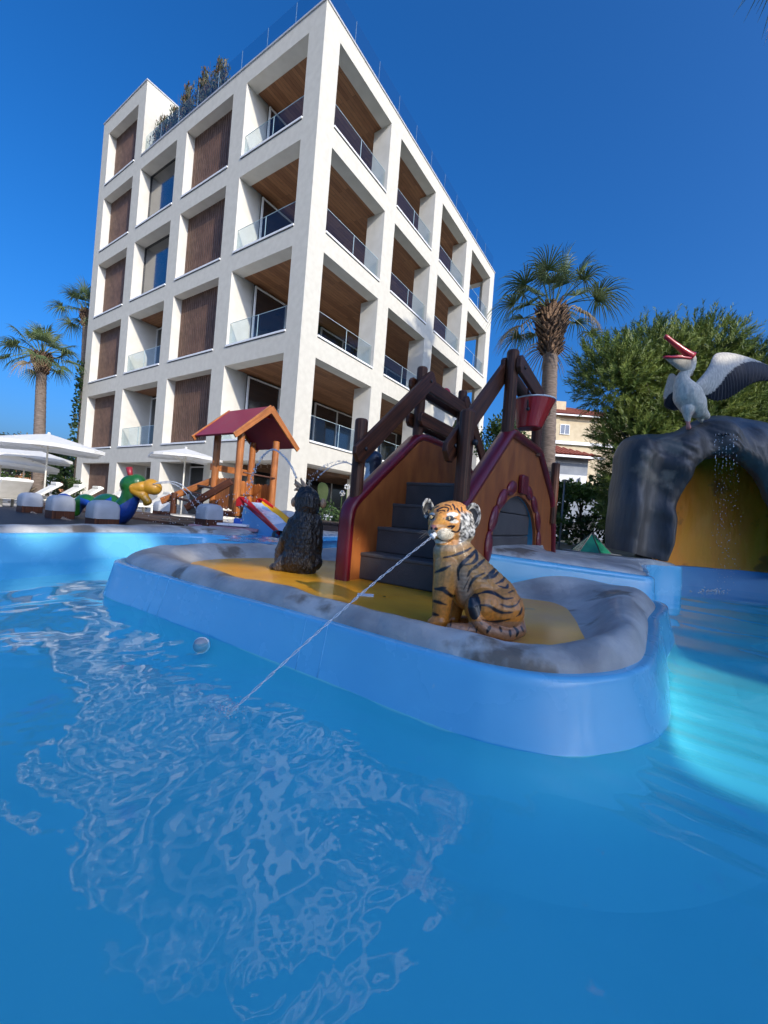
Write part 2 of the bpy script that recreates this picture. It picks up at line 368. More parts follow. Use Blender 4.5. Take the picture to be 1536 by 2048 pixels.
# ================================================================== GROUND, POOL, WATER
GZ = 0.12                                     # paved terrace level
PAVE = mat('terrace_paving', (0.50, 0.46, 0.40), 0.8, (0.60, 0.56, 0.50), scale=1.2, bump=0.2, bscale=20)
SOIL = mat('garden_ground', (0.055, 0.06, 0.03), 0.95, (0.12, 0.11, 0.07), scale=0.5)
PX0, PX1, PY0, PY1 = -7.5, 8.0, -5.0, 8.2     # pool basin
def ring(name, x0, x1, y0, y1, X, z, m):
    mb = MB()
    for a, b, c, d in ((-X, x0, -X, X), (x1, X, -X, X), (x0, x1, -X, y0), (x0, x1, y1, X)):
        mb.face([(a, c, z), (b, c, z), (b, d, z), (a, d, z)])
    return mb.build(name, m, kind='structure')
ring('ground', PX0, PX1, PY0, PY1, 700, GZ-0.004, SOIL)
mb = MB()                                     # paving round the hotel and the sun loungers
mb.face([(-40, -5, GZ), (PX0, -5, GZ), (PX0, 60, GZ), (-40, 60, GZ)]); mb.face([(PX0, PY1, GZ), (3.5, PY1, GZ), (3.5, 12.5, GZ), (PX0, 12.5, GZ)]); _tm = mb; mb = MB()
mb.face([(-7.7, .2, .275), (-5.9, .2, .275), (-5.0, 1.9, .275), (-4.15, 3.0, .275), (-3.66, 3.9, .275), (-3.4, 4.7, .275), (-3.1, 5.5, .275), (-2.75, 6.05, .275), (-2.5, 6.3, .275), (-2.45, 8.3, .275), (-7.7, 8.3, .275)])
mb.build('deck', plank_mat('dark_deck', ((.018, .011, .008), (.032, .02, .014)), (3.0, .14), .6), kind='structure'); mb = _tm
mb.face([(PX0, 12.5, GZ), (0.5, 12.5, GZ), (0.5, 60, GZ), (PX0, 60, GZ)])
mb.build('terrace', PAVE, kind='structure')
mb = MB()
mb.face([(PX0, PY0, -0.15), (PX1, PY0, -0.15), (PX1, PY1, -0.15), (PX0, PY1, -0.15)])
for a, b in (((PX0, PY0), (PX1, PY0)), ((PX1, PY0), (PX1, PY1)), ((PX1, PY1), (PX0, PY1)), ((PX0, PY1), (PX0, PY0))):
    mb.face([(a[0], a[1], -0.15), (b[0], b[1], -0.15), (b[0], b[1], GZ), (a[0], a[1], GZ)])
mb.build('pool_basin', POOLFLOOR, kind='structure')

# water surface: real ripples, choppy where the tiger's jet lands, calm to the right
rngw = np.random.default_rng(21)
JET = onz(455, 1430, 0.0)
def water_h(x, y):
    h = np.zeros_like(x)
    for k in range(10):                       # slow swell
        lam = rngw.uniform(0.28, 0.85); a = rngw.uniform(0, 2*math.pi); ph = rngw.uniform(0, 6.28)
        h += 0.0016*lam/0.5*np.sin((x*math.cos(a)+y*math.sin(a))*2*math.pi/lam+ph+0.9*np.sin(1.3*x+1.9*y+k))
    r = np.hypot(x-JET.x, y-JET.y)
    chop = np.exp(-(np.maximum(r-0.10, 0)/0.75)**1.3)
    left = 1/(1+np.exp((x-0.30+0.10*np.sin(3*y))*6))          # the right side lies still
    far = np.exp(-np.maximum(y-2.6, 0)/1.4)
    warp = 0.05*np.sin(5*x+2*y)+0.04*np.sin(7*y-3*x)
    c = np.zeros_like(x)
    for k in range(9):                        # rings running out from the jet
        lam = rngw.uniform(0.035, 0.15); cx = JET.x+rngw.normal(0, 0.10); cy = JET.y+rngw.normal(0, 0.10)
        rr = np.hypot(x-cx, y-cy)+warp*0.5
        c += lam*0.0030*np.sin(rr*2*math.pi/lam+rngw.uniform(0, 6.28))
    h += c*chop*(0.25+0.75*left)
    d = np.zeros_like(x)
    for k in range(34):                       # crossing wavelets
        lam = rngw.uniform(0.05, 0.26); a = rngw.uniform(0, 2*math.pi)
        d += lam*0.0046*np.sin(((x+warp)*math.cos(a)+(y-warp)*math.sin(a))*2*math.pi/lam+rngw.uniform(0, 6.28)+1.2*np.sin(2.3*x*math.cos(k)+2.9*y*math.sin(k)))
    w3 = np.zeros_like(x)
    for k in range(36):                       # fine web of capillary ripples
        lam = rngw.uniform(0.022, 0.075); a = rngw.uniform(0, 2*math.pi)
        w3 += lam*0.0020*np.sin(((x+warp*.6)*math.cos(a)+(y-warp*.6)*math.sin(a))*2*math.pi/lam+rngw.uniform(0, 6.28)+1.6*np.sin(5.3*x*math.cos(k)+6.1*y*math.sin(k)+k))
    h += w3*(0.18+0.95*np.exp(-(np.maximum(r-0.15, 0)/0.62)**1.5))*left*(0.35+0.65*np.clip(0.5+1.1*np.sin(2.9*x+1.7*y+1.0)*np.sin(3.7*y-2.1*x), 0, 1))*np.exp(-np.maximum(y-1.9, 0)/0.9)
    h += d*0.42*(0.10+0.90*left)*(0.25+0.75*far)*(0.7+0.5*np.sin(2.1*x+1)*np.sin(1.7*y))
    for (px, py, R0, A) in ((565, 1490, 0.13, 1.0), (520, 1960, 0.10, 0.9), (455, 1830, 0.05, 0.7), (720, 1690, 0.16, 0.9), (1130, 1590, 0.10, 0.35), (470, 1620, 0.06, 0.8), (150, 1205, 0.3, 0.8)):
        P = onz(px, py, 0); rr = np.hypot(x-P.x, y-P.y)
        h += A*0.00022*np.sin(rr*2*math.pi/(R0*0.22))*np.exp(-(rr/R0)**2)
    for k in range(16):                       # long streaks drifting in on the right
        xx = x*0.80+y*0.6; 
    h += 0.0026*(1-left)*np.sin((0.55*x+0.83*y)*2*math.pi/0.16+1.5*np.sin(1.6*x-1.1*y))*np.exp(-((x-0.9)/0.6)**2)
    return h
def water_sheet():
    ang = np.concatenate([np.linspace(-math.pi, R(-62), 24, endpoint=False), np.linspace(R(-62), R(62), 430, endpoint=False), np.linspace(R(62), math.pi, 24, endpoint=False)])
    rad = np.concatenate([[0.02], np.exp(np.linspace(math.log(0.28), math.log(9.5), 560)), [16]])
    A, Rr = np.meshgrid(ang, rad); x = Rr*np.sin(A); y = Rr*np.cos(A)
    z = water_h(x, y)*np.exp(-(np.maximum(Rr-3, 0)/5.0))
    na, nr = len(ang), len(rad); idx = np.arange(nr*na).reshape(nr, na)
    a = idx[:-1, :]; b = np.roll(idx, -1, 1)[:-1, :]; c = np.roll(idx, -1, 1)[1:, :]; d = idx[1:, :]
    F = np.stack([a, b, c, d], -1).reshape(-1, 4)
    V = np.stack([x, y, z], -1).reshape(-1, 3)
    F = F[(np.abs(V[F][:, :, 0].mean(1)) < 8.2) & (V[F][:, :, 1].mean(1) > -5.2) & (V[F][:, :, 1].mean(1) < 8.4)]
    return np_mesh('water', V, F, WATER, smooth=True, kind='structure')
T = NT('pool_water'); tr = T.n('BsdfTransparent'); tr.inputs[0].default_value = (0.64, 0.94, 0.985, 1)
gl = T.n('BsdfGlossy'); gl.inputs['Roughness'].default_value = 0.0; gl.inputs[0].default_value = (1, 1, 1, 1)
fr = T.n('Fresnel'); ge = T.n('NewGeometry'); mr = T.n('MapRange'); mr.inputs['To Min'].default_value = 1.42; mr.inputs['To Max'].default_value = 1/1.42
T.l(ge.outputs['Backfacing'], mr.inputs[0]); T.l(mr.outputs[0], fr.inputs[0])
tc = T.n('TexCoord'); nzw = T.n('TexNoise'); nzw.inputs['Scale'].default_value = 34; nzw.inputs['Detail'].default_value = 3; T.l(tc.outputs['Object'], nzw.inputs['Vector'])
bp = T.n('Bump'); bp.inputs['Strength'].default_value = 0.05; bp.inputs['Distance'].default_value = 0.004; T.l(nzw.outputs[0], bp.inputs['Height'])
T.l(bp.outputs[0], fr.inputs['Normal']); T.l(bp.outputs[0], gl.inputs['Normal'])
ms = T.n('MixShader'); T.l(fr.outputs[0], ms.inputs[0]); T.l(tr.outputs[0], ms.inputs[1]); T.l(gl.outputs[0], ms.inputs[2]); T.l(ms.outputs[0], T.out.inputs[0])
WATER = T.m
water_sheet()

# ================================================================== HOTEL
KX, KY = -2.87346, 12.09301
BZ = ZC-GZ                                    # camera-relative heights -> local heights
hotel = thing('apartment_building', 'white gridded hotel block of deep square openings, timber panels and glass balconies', 'building', (KX, KY, GZ), math.pi/2-TH)
UA = [0, .672, 3.643, 4.385, 7.352, 8.059, 11.04, 11.756, 14.724, 15.40]
VB = [0, .690, 3.689, 4.393, 7.376, 8.113, 11.04, 11.778, 14.654, 15.315]
ZF = [(-0.58, 1.409), (2.135, 4.712), (5.427, 8.011), (8.688, 11.304), (12.008, 14.612)]
ZF5 = (15.336, 17.916); ROOFZ = 15.22; TOWZ = 18.67
z_ = lambda z: z+BZ
def wall(mb, ub, zb, is_open, depth, mp):
    nu, nz = len(ub)-1, len(zb)-1
    op = [[is_open(i, j) for j in range(nz)] for i in range(nu)]
    for i in range(nu):
        for j in range(nz):
            u0, u1, z0, z1 = ub[i], ub[i+1], zb[j], zb[j+1]
            if not op[i][j]:
                mb.cur = 0
                mb.face([mp(u0, z0, 0), mp(u1, z0, 0), mp(u1, z1, 0), mp(u0, z1, 0)]); mb.face([mp(u0, z0, depth), mp(u0, z1, depth), mp(u1, z1, depth), mp(u1, z0, depth)])
            else:
                mb.cur = 1
                for di, dj, q in ((-1, 0, ((u0, z0), (u0, z1))), (1, 0, ((u1, z1), (u1, z0))), (0, -1, ((u1, z0), (u0, z0))), (0, 1, ((u0, z1), (u1, z1)))):
                    a, b = i+di, j+dj
                    if not (0 <= a < nu and 0 <= b < nz) or not op[a][b]:
                        (ua, za), (uc, zc) = q
                        mb.face([mp(ua, za, 0), mp(uc, zc, 0), mp(uc, zc, depth), mp(ua, za, depth)])
    mb.cur = 0
zb = [z_(-0.62)]+[z_(v) for f in ZF for v in f][1:]+[z_(ROOFZ)]   # breaks: 0 = ground .. alternating open / solid
zopen = lambda j: j % 2 == 0
mb = MB()
wall(mb, UA, zb, lambda i, j: i % 2 == 1 and zopen(j), 0.45, lambda u, z, d: (d, u, z))
wall(mb, VB, zb, lambda i, j: i % 2 == 1 and zopen(j), 0.45, lambda v, z, d: (v, d, z))
XC = 15.315
wall(mb, [0, .69, 3.3, 15.4], zb, lambda i, j: i == 1 and zopen(j), 0.45, lambda u, z, d: (XC-d, u, z))
mb.face([(0, 15.4, z_(-.62)), (XC, 15.4, z_(-.62)), (XC, 15.4, z_(ROOFZ)), (0, 15.4, z_(ROOFZ))])
mb.face([(0, 0, z_(ROOFZ)), (XC, 0, z_(ROOFZ)), (XC, 15.4, z_(ROOFZ)), (0, 15.4, z_(ROOFZ))])
# tower over the far bay
tb = [11.09, 11.756, 14.724, 15.40]; tz = [z_(ROOFZ), z_(ZF5[0]), z_(ZF5[1]), z_(TOWZ)]
wall(mb, tb, tz, lambda i, j: i == 1 and j == 1, 0.45, lambda u, z, d: (d, u, z))
mb.face([(0, 11.09, z_(ROOFZ)), (4.2, 11.09, z_(ROOFZ)), (4.2, 11.09, z_(TOWZ)), (0, 11.09, z_(TOWZ))])
mb.face([(0, 15.4, z_(ROOFZ)), (4.2, 15.4, z_(ROOFZ)), (4.2, 15.4, z_(TOWZ)), (0, 15.4, z_(TOWZ))])
mb.face([(4.2, 11.09, z_(ROOFZ)), (4.2, 15.4, z_(ROOFZ)), (4.2, 15.4, z_(TOWZ)), (4.2, 11.09, z_(TOWZ))])
mb.face([(0, 11.09, z_(TOWZ)), (4.2, 11.09, z_(TOWZ)), (4.2, 15.4, z_(TOWZ)), (0, 15.4, z_(TOWZ))])
mb.build('facade', [STUCCO, STUCCO_IN], hotel, world=False)
# deeper piers and partitions behind the grid
mb = MB()
for i in (2, 4, 6): mb.box((VB[i]+.003, .452, z_(-.6)), (VB[i+1]-.003, .80, z_(15.1)))
mb.box((.452, UA[2]+.003, z_(-.6)), (.95, UA[3]-.003, z_(15.1)))
mb.box((.452, UA[4]+.003, z_(-.6)), (1.30, UA[5]-.003, z_(15.1))); mb.box((.452, UA[6]+.003, z_(-.6)), (1.30, UA[7]-.003, z_(15.1)))
mb.build('partition', STUCCO_IN, hotel, world=False)
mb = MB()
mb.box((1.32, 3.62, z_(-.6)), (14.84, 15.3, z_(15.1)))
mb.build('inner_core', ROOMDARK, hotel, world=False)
# floor slabs with timber ceilings
for k in range(5):
    zt = ZF[k][1]; zt2 = ZF[k+1][0] if k < 4 else ROOFZ-.06
    mb = MB()
    mb.box((.453, .453, z_(zt)+.012), (14.86, 3.60, z_(zt2)-.03)); mb.box((.453, UA[5]-.2, z_(zt)+.012), (1.31, UA[6]+.2, z_(zt2)-.03))
    mb.build('floor_slab', STUCCO_IN, hotel, world=False)
    mb = MB()
    sof = STUCCO_IN if k == 0 else SOFFIT
    for (a, b, c, d) in ((.456, 14.85, .456, 3.598), (.456, 1.305, UA[5], UA[6])):
        mb.face([(a, c, z_(zt)+.006), (a, d, z_(zt)+.006), (b, d, z_(zt)+.006), (b, c, z_(zt)+.006)])
    o = mb.build('ceiling', sof, hotel, world=False)
# small parts shared by mesh
def part_at(src, loc, rz=0.0):
    c = src.copy(); COL.objects.link(c); c.parent = hotel; c.location = loc; c.rotation_euler = (0, 0, rz); return c
def made(mb, name, m): 
    o = mb.build(name, m, hotel, world=False); return o
# sills
mb = MB(); mb.box((-.035, 0.004, -.055), (.30, 2.975, .004)); sill = made(mb, 'sill', WHITE)
mb = MB(); mb.box((-.012, 0.012, -.080), (.0, 2.965, -.056)); shadow_strip = mb.build('sill_shadow_strip', SILL_SHADOW, sill, world=False)  # near-black strip below each sill, painted in place of its shadow
first = True
def put(src, loc, rz=0.0):
    """place the first copy itself, later ones as copies (children too)"""
    if not src.get('used'):
        src['used'] = 1; src.location = loc; src.rotation_euler = (0, 0, rz); return src
    c = src.copy(); COL.objects.link(c); c.parent = hotel; c.location = loc; c.rotation_euler = (0, 0, rz)
    for ch in src.children: d = ch.copy(); COL.objects.link(d); d.parent = c
    return c
for k in range(1, 5):
    for i in (1, 3, 5, 7): put(sill, (0, UA[i], z_(ZF[k][0])))
    for i in (1, 3, 5, 7): put(sill, (VB[i]+2.98, 0, z_(ZF[k][0])), math.pi/2)
put(sill, (0, UA[7], z_(ZF5[0])))
# timber panels of vertical slats
mb = MB(); mb.box((.37, 0, 0), (.39, 2.967, 2.62))
for q in range(22): mb.box((.335, .016+q*.1342, 0), (.372, .016+q*.1342+.098, 2.62))
panel = made(mb, 'wood_panel', SLAT)
for k in range(5):
    put(panel, (0, UA[7], z_(ZF[k][0])-(0.55 if k == 0 else 0)))
    if k: put(panel, (0, UA[3], z_(ZF[k][0])-.01))
put(panel, (0, UA[7], z_(ZF5[0])))
# fixed windows in bay two, upper floors
mb = MB(); mb.box((.47, 0, 0), (.48, 2.98, 2.62)); win = made(mb, 'window', PANE)
mb = MB()
for a, b, c, d in ((0, .06, 0, 2.62), (2.92, 2.98, 0, 2.62), (.06, 2.92, 0, .06), (.06, 2.92, 2.56, 2.62)): mb.box((.44, a, c), (.49, b, d))
mb.build('frame', BLACK, win, world=False)
for k in (3, 4): put(win, (0, UA[5], z_(ZF[k][0])))
# balcony glass : two panes with a joint, pale strip along the top edge
mb = MB(); mb.box((0, .02, -.02), (.012, 1.48, .80)); mb.box((0, 1.50, -.02), (.012, 2.96, .80)); bal = made(mb, 'balcony_glass', GLASS)
mb = MB(); mb.box((-.003, 1.482, -.02), (.015, 1.498, .80)); mb.box((-.002, .02, .801), (.014, 2.96, .812)); mb.build('glass_edge', mat('glass_edge', (.45, .55, .55), .2, (.5, .6, .6)), bal, world=False)
for k in range(1, 5):
    put(bal, (.10, UA[1], z_(ZF[k][0])))
    if k < 3: put(bal, (.10, UA[5], z_(ZF[k][0])))
    for i in (1, 3, 5, 7): put(bal, (VB[i]+2.98, .10, z_(ZF[k][0])), math.pi/2)
    put(bal, (XC-.12, .5, z_(ZF[k][0])))
# sliding doors at the back of the balconies
mb = MB(); mb.box((.02, 0, 0), (2.95, .012, 2.46)); door = made(mb, 'sliding_door', PANE)
mb = MB()
for x in (0.0, 1.46, 2.93): mb.box((x, -.04, 0), (x+.055, .02, 2.50))
for zz in (0.0, 2.45): mb.box((.055, -.03, zz), (1.46, .016, zz+.05)); mb.box((1.515, -.03, zz), (2.93, .016, zz+.05))
mb.build('door_frame', WHITE, door, world=False)
for k in range(0, 5):
    for i in (1, 3, 5, 7): put(door, (VB[i]-(.0 if i > 1 else -.2), 3.50, z_(ZF[k][0])-(.5 if k == 0 else 0)))
    if k in (1, 2): put(door, (1.28, UA[6], z_(ZF[k][0])), -math.pi/2)
put(door, (1.28, UA[4], z_(-1.1)), -math.pi/2); put(door, (1.28, UA[6], z_(-1.1)), -math.pi/2)
# roof edge and balustrade
mb = MB()
mb.box((-.03, -.03, z_(ROOFZ)+.002), (.10, 11.06, z_(ROOFZ)+.06)); mb.box((.102, -.03, z_(ROOFZ)+.002), (XC+.03, .10, z_(ROOFZ)+.06))
mb.box((-.03, 11.06, z_(TOWZ)+.002), (.10, 15.43, z_(TOWZ)+.06)); mb.box((.102, 11.06, z_(TOWZ)+.002), (4.2, 11.19, z_(TOWZ)+.06))
mb.build('coping', mat('grey_coping', (.42, .43, .44), .45, (.5, .5, .5)), hotel, world=False)
mb = MB(); mb.box((0, .01, 0), (.012, 1.36, .96)); rp = made(mb, 'roof_glass_panel', GLASS)
mb = MB(); mb.box((-.002, 1.364, 0), (.014, 1.376, .96)); mb.build('clamp', mat('glass_joint', (.16, .24, .34), .3, (.2, .28, .38)), rp, world=False)
for q in range(8): put(rp, (.13, .13+q*1.375, z_(ROOFZ)+.05))
for q in range(11): put(rp, (.13+(q+1)*1.375, .13, z_(ROOFZ)+.05), math.pi/2)
# ceiling downlights
mb = MB(); mb.lathe([(.0, -.012), (.055, -.012), (.06, 0), (0, 0)], (0, 0, 0), 12); dl = made(mb, 'downlight', BLACK)
for k in range(1, 5):
    for i in (1, 3, 5): put(dl, (VB[i]+.8, 1.5, z_(ZF[k][1])-.0)); put(dl, (VB[i]+2.2, 2.4, z_(ZF[k][1])-.0))
# ground floor restaurant: ceiling battens and the lettering on the glass
mb = MB()
for q in range(9): mb.box((.6, .7+q*.33, z_(1.409)-.16), (14.5, .76+q*.33, z_(1.409)-.03))
mb.build('ceiling_battens', grain_mat('warm_battens', (.10, .05, .025), (.20, .10, .05), .5), hotel, world=False)
def text_mesh(name, body, size, ext, m, parent, loc, rot):
    cu = bpy.data.curves.new(name+'_src', 'FONT'); cu.body = body; cu.size = size; cu.extrude = ext
    to = bpy.data.objects.new(name+'_src', cu); COL.objects.link(to)
    dg = bpy.context.evaluated_depsgraph_get(); me = bpy.data.meshes.new_from_object(to.evaluated_get(dg))
    bpy.data.objects.remove(to); me.materials.clear(); me.materials.append(m)
    o = link_mesh(name, me, parent); o.location = loc; o.rotation_euler = rot; return o
text_mesh('lettering', 'ACE', 0.34, 0.004, WHITE, hotel, (2.15, 3.42, z_(.33)), (math.pi/2, 0, 0))
# ================================================================== POOL ISLAND
W_ = [(-1.93,2.88),(-1.333,2.443),(-.98,2.2),(-.569,1.936),(-.193,1.687),(.04,1.518),(.299,1.347),(.413,1.294),(.548,1.265),(.682,1.275),(.843,1.33),(.98,1.40),(1.12,1.53),(1.33,1.82),(1.65,2.30),(2.14,3.09),(1.2,3.6),(.2,4.4),(-.6,4.5),(-1.25,4.35),(-1.75,3.95),(-1.98,3.4)]
E_ = [(-1.90,2.93),(-1.29,2.47),(-.95,2.235),(-.54,1.97),(-.17,1.725),(.06,1.56),(.315,1.395),(.425,1.345),(.555,1.315),(.68,1.325),(.82,1.375),(.94,1.45),(1.07,1.57),(1.28,1.85),(1.60,2.32),(2.08,3.08),(1.2,3.55),(.2,4.35),(-.6,4.45),(-1.22,4.3),(-1.70,3.92),(-1.93,3.4)]
F_ = [(-1.45,3.15),(-1.05,2.75),(-.78,2.5),(-.42,2.25),(-.06,1.98),(.16,1.83),(.38,1.68),(.48,1.63),(.58,1.61),(.68,1.62),(.78,1.66),(.86,1.72),(.93,1.80),(1.02,2.02),(1.12,2.3),(1.2,2.75),(.8,2.95),(.2,3.9),(-.6,4.1),(-1.05,3.95),(-1.35,3.7),(-1.5,3.4)]
NL = 220
Wl, El, Fl = (spline(np.array(q), NL, True) for q in (W_, E_, F_))
island = thing('pool_island', 'blue moulded island with grey rock rim and yellow floor in the middle of the pool', 'pool island', (0.2, 2.4, 0))
def lumps(x, y):                               # boulders: higher at the right and back
    b = 0.80+0.50*max(0, min(1, (x-0.55)/0.6))+0.25*max(0, min(1, (y-3.0)/0.8))
    return b*(1+0.32*mnoise.noise(Vector((x*2.6, y*2.6, 3.1))))
def ringpts(A, B, t, zf, nz=0.0, s=5.0):
    out = []
    for a, b in zip(A, B):
        p = a+(b-a)*t; z = zf(p[0], p[1]) if callable(zf) else zf
        if nz:
            q = Vector((p[0], p[1], z*2)); d = nz*fbm(q, s, 3)
            dirn = (b-a)/(np.linalg.norm(b-a)+1e-6); p = p-dirn*d*0.9; z += d*0.7
        out.append((p[0], p[1], z))
    return out
mb = MB()
ps = [(0, 0.0), (.45, .09), (.72, .150), (.86, .186), (.93, .206), (1.0, .2165)]
Nw = (Wl-El); Nw /= np.linalg.norm(Nw, axis=1)[:, None]
for _ in range(6): Nw = .25*np.roll(Nw, 1, 0)+.5*Nw+.25*np.roll(Nw, -1, 0)
rows = [[(p[0]+n[0]*d, p[1]+n[1]*d, z) for p, n in zip(Wl, Nw)] for d, z in ((.42, -.1535), (.30, -.148), (.19, -.136), (.10, -.115), (.04, -.082), (.012, -.04))]
rows += [ringpts(Wl, El, t, z) for t, z in ps]+[ringpts(El, Fl, .06, .2205), ringpts(El, Fl, .16, .221)]
mb.cur = 1; mb.grid(rows[:7], closed_v=True); mb.cur = 0; mb.grid(rows[6:], closed_v=True)
mb.build('blue_wall', [BLUE, POOLFLOOR], island, smooth=True)
mb = MB()
rk = [(.13, .214, 0), (.135, .232, .004), (.16, .252, .010), (.24, None, .020), (.34, None, .026), (.46, None, .026), (.58, None, .024), (.70, None, .02), (.82, .232, .014), (.93, .208, .010), (1.03, .196, .004)]
hh = {.24: .060, .34: .085, .46: .088, .58: .075, .70: .045}
rows = [ringpts(El, Fl, t, (z if z else (lambda x, y, h=hh[t]: .221+h*lumps(x, y))), nz) for t, z, nz in rk]
mb.grid(rows, closed_v=True)
mb.build('rock_rim', ROCK, island, smooth=True, subsurf=1)
mb = MB(); c = Fl.mean(0); rows = [[tuple(p+(c-p)*t)+(.199+0.002*mnoise.noise(Vector((p[0]*3, p[1]*3, t*5))),) for p in Fl] for t in (-.04, .1, .3, .5, .7, .9, .99)]
mb.grid(rows, closed_v=True); mb.build('yellow_floor', YELLOW, island, smooth=True)
seam_m = mat('seam_sealant', (.17, .54, .80), .35, (.20, .57, .82), scale=9)
def param_at(px):                              # nearest loop index to a photo column on the front edge
    k = [i for i in range(NL) if El[i][1] < 2.9]
    return min(k, key=lambda i: abs(PX((El[i][0], El[i][1], .2))[0]-px))
for px in (318, 335, 612, 660):
    i = param_at(px); mb = MB()
    pts = [Vector((*(Wl[i]+(El[i]-Wl[i])*t), z))+Vector((0, -.001, 0)) for t, z in ((-.42, -.195), (-.16, -.108), (0, 0), (.45, .09), (.72, .150), (.86, .186), (.93, .206), (1.0, .2165))]+[Vector((*(El[i]+(Fl[i]-El[i])*.13), .221))]
    mb.tube(pts[2:], .0022, 6); mb.build('panel_joint', seam_m, island, smooth=True)

# ------------------------------------------------------------------ raised tier behind, carrying the arch and the grotto
O_ = [(.62,3.10),(.95,3.06),(1.4,3.06),(1.80,3.06),(2.02,3.07),(2.12,3.13),(2.2,3.3),(2.55,3.85),(3.1,4.7),(3.7,5.0),(3.6,5.9),(2.2,6.2),(1.4,5.9),(.8,5.0),(.5,4.0),(.5,3.4)]
Ol = spline(np.array(O_), 160, True); cen = np.array([1.75, 4.4]); Il = Ol+(cen-Ol)*0.75
zt = lambda x, y: .466-(np.clip(x, .6, 2.2)-.79)*.062-.012*(y-3.1)
tier = thing('pool_tier', 'blue raised tier with grey rock top behind the tiger, under the arched panel', 'pool tier', (1.7, 4.0, 0))
mb = MB()
mb.grid([[(p[0]+(q[0]-p[0])*t, p[1]+(q[1]-p[1])*t, (zt(p[0], p[1])+dz) if z is None else z) for p, q in zip(Ol, Il)] for t, z, dz in ((0, -.42, 0), (0, 0.1, 0), (.008, None, -.05), (.014, None, -.018), (.028, None, -.004), (.05, None, 0), (.10, None, 0))], closed_v=True)
mb.build('blue_wall', BLUE, tier, smooth=True)
mb = MB(); rows = []
for t, dz, nz in ((.085, -.004, 0), (.087, .012, .003), (.11, .028, .010), (.2, .045, .02), (.35, .05, .03), (.55, .05, .03), (.8, .04, .02), (1.0, .03, 0), (1.3, .03, 0)):
    row = []
    for p, q in zip(Ol, Il):
        x, y = p[0]+(q[0]-p[0])*t, p[1]+(q[1]-p[1])*t
        row.append((x, y, zt(p[0], p[1])+dz+nz*fbm((x, y, 1), 4.0, 3)))
    rows.append(row)
mb.grid(rows, closed_v=True); mb.build('rock_top', ROCK, tier, smooth=True, subsurf=1)

# ------------------------------------------------------------------ back rim on the left
FrA = spline(np.array([(-5.2,.6),(-4.6,1.6),(-3.9,2.8),(-3.4,3.64),(-3.02,4.39),(-2.65,4.95),(-2.3,5.26),(-1.97,5.27),(-1.83,5.36),(-1.8,5.6),(-1.8,6.6)]), 120)
BkA = spline(np.array([(-5.8,.9),(-5.0,1.9),(-4.15,3.0),(-3.66,3.9),(-3.4,4.7),(-3.1,5.5),(-2.75,6.1),(-2.40,6.12),(-2.25,6.15),(-2.2,6.25),(-2.2,6.7)]), 120)
def rim_wall(name, Fr, Bk, zt_, rockh, label):
    t_ = thing(name, label, 'pool rim', (Fr[len(Fr)//2][0], Fr[len(Fr)//2][1], 0))
    L = [tuple(a) for a in Fr]
    lp = lambda t, z: [(a[0]+(b[0]-a[0])*t, a[1]+(b[1]-a[1])*t, z) for a, b in zip(Fr, Bk)]
    m1 = MB(); m1.grid([lp(0, -.42), lp(0, zt_-.05), lp(.015, zt_-.018), lp(.05, zt_-.003), lp(.10, zt_), lp(.3, zt_)]); m1.build('blue_wall', BLUE, t_, smooth=True)
    m1 = MB(); rows = []
    for t, dz, nz in ((.22, -.01, 0), (.23, .02, .004), (.30, rockh*.7, .012), (.5, rockh, .022), (.75, rockh, .022), (.95, rockh*.8, .012), (1.05, -.02, 0), (1.06, -.3, 0)):
        rows.append([(x, y, z+nz*fbm((x, y, 2), 3.0, 3)) for x, y, z in lp(t, zt_+dz)])
    m1.grid(rows); m1.build('rock_coping', ROCK, t_, smooth=True, subsurf=1)
    return t_
rim_wall('pool_wall', FrA, BkA, .27, .07, 'long blue pool wall with grey rock coping at the far left, below the white-capped posts')
FrB = spline(np.array([(-1.12,5.35),(-.95,5.75),(-.6,6.3),(0.1,7.0),(1.0,7.7)]), 50); BkB = FrB+np.array([-.42, .36])
rim_wall('pool_wall', FrB, BkB, .315, .05, 'short blue pool wall with grey coping between the monkey statue and the climbing frame')
# upper splash basin spilling between the two rims
mb = MB(); poly = [(-1.9,4.70),(-1.15,4.62),(-1.1,5.3),(-.6,6.2),(.3,7.3),(.3,8.2),(-4,8.2),(-2.4,6.5),(-1.85,5.4)]
mb.face([(x, y, .262) for x, y in poly]); mb.prism([(x, y, .262) for x, y in [(-1.9,4.70),(-1.15,4.62),(-1.15,4.66),(-1.9,4.74)]], (0, 0, -.6)); mb.build('splash_basin', BLUE, kind='structure')
gx, gy = np.meshgrid(np.linspace(-4, .4, 150), np.linspace(4.60, 8.2, 150)); gh = np.zeros_like(gx)
for k in range(14):
    lam = rngw.uniform(.10, .4); a = rngw.uniform(0, 6.28); gh += lam*.006*np.sin((gx*math.cos(a)+gy*math.sin(a))*6.283/lam+rngw.uniform(0, 6.28)+np.sin(4*gx+3*gy*k/7))
idx = np.arange(150*150).reshape(150, 150); Fq = np.stack([idx[:-1, :-1], idx[:-1, 1:], idx[1:, 1:], idx[1:, :-1]], -1).reshape(-1, 4)
V = np.stack([gx, gy, .298+gh], -1).reshape(-1, 3)
from mathutils.geometry import intersect_point_tri_2d
def inpoly(x, y, P):
    c = False; j = len(P)-1
    for i in range(len(P)):
        if (P[i][1] > y) != (P[j][1] > y) and x < (P[j][0]-P[i][0])*(y-P[i][1])/(P[j][1]-P[i][1])+P[i][0]: c = not c
        j = i
    return c
cen4 = V[Fq].mean(1); keep = np.array([inpoly(q[0], q[1], poly) for q in cen4])
np_mesh('splash_water', V, Fq[keep], WATER, smooth=True, kind='structure')

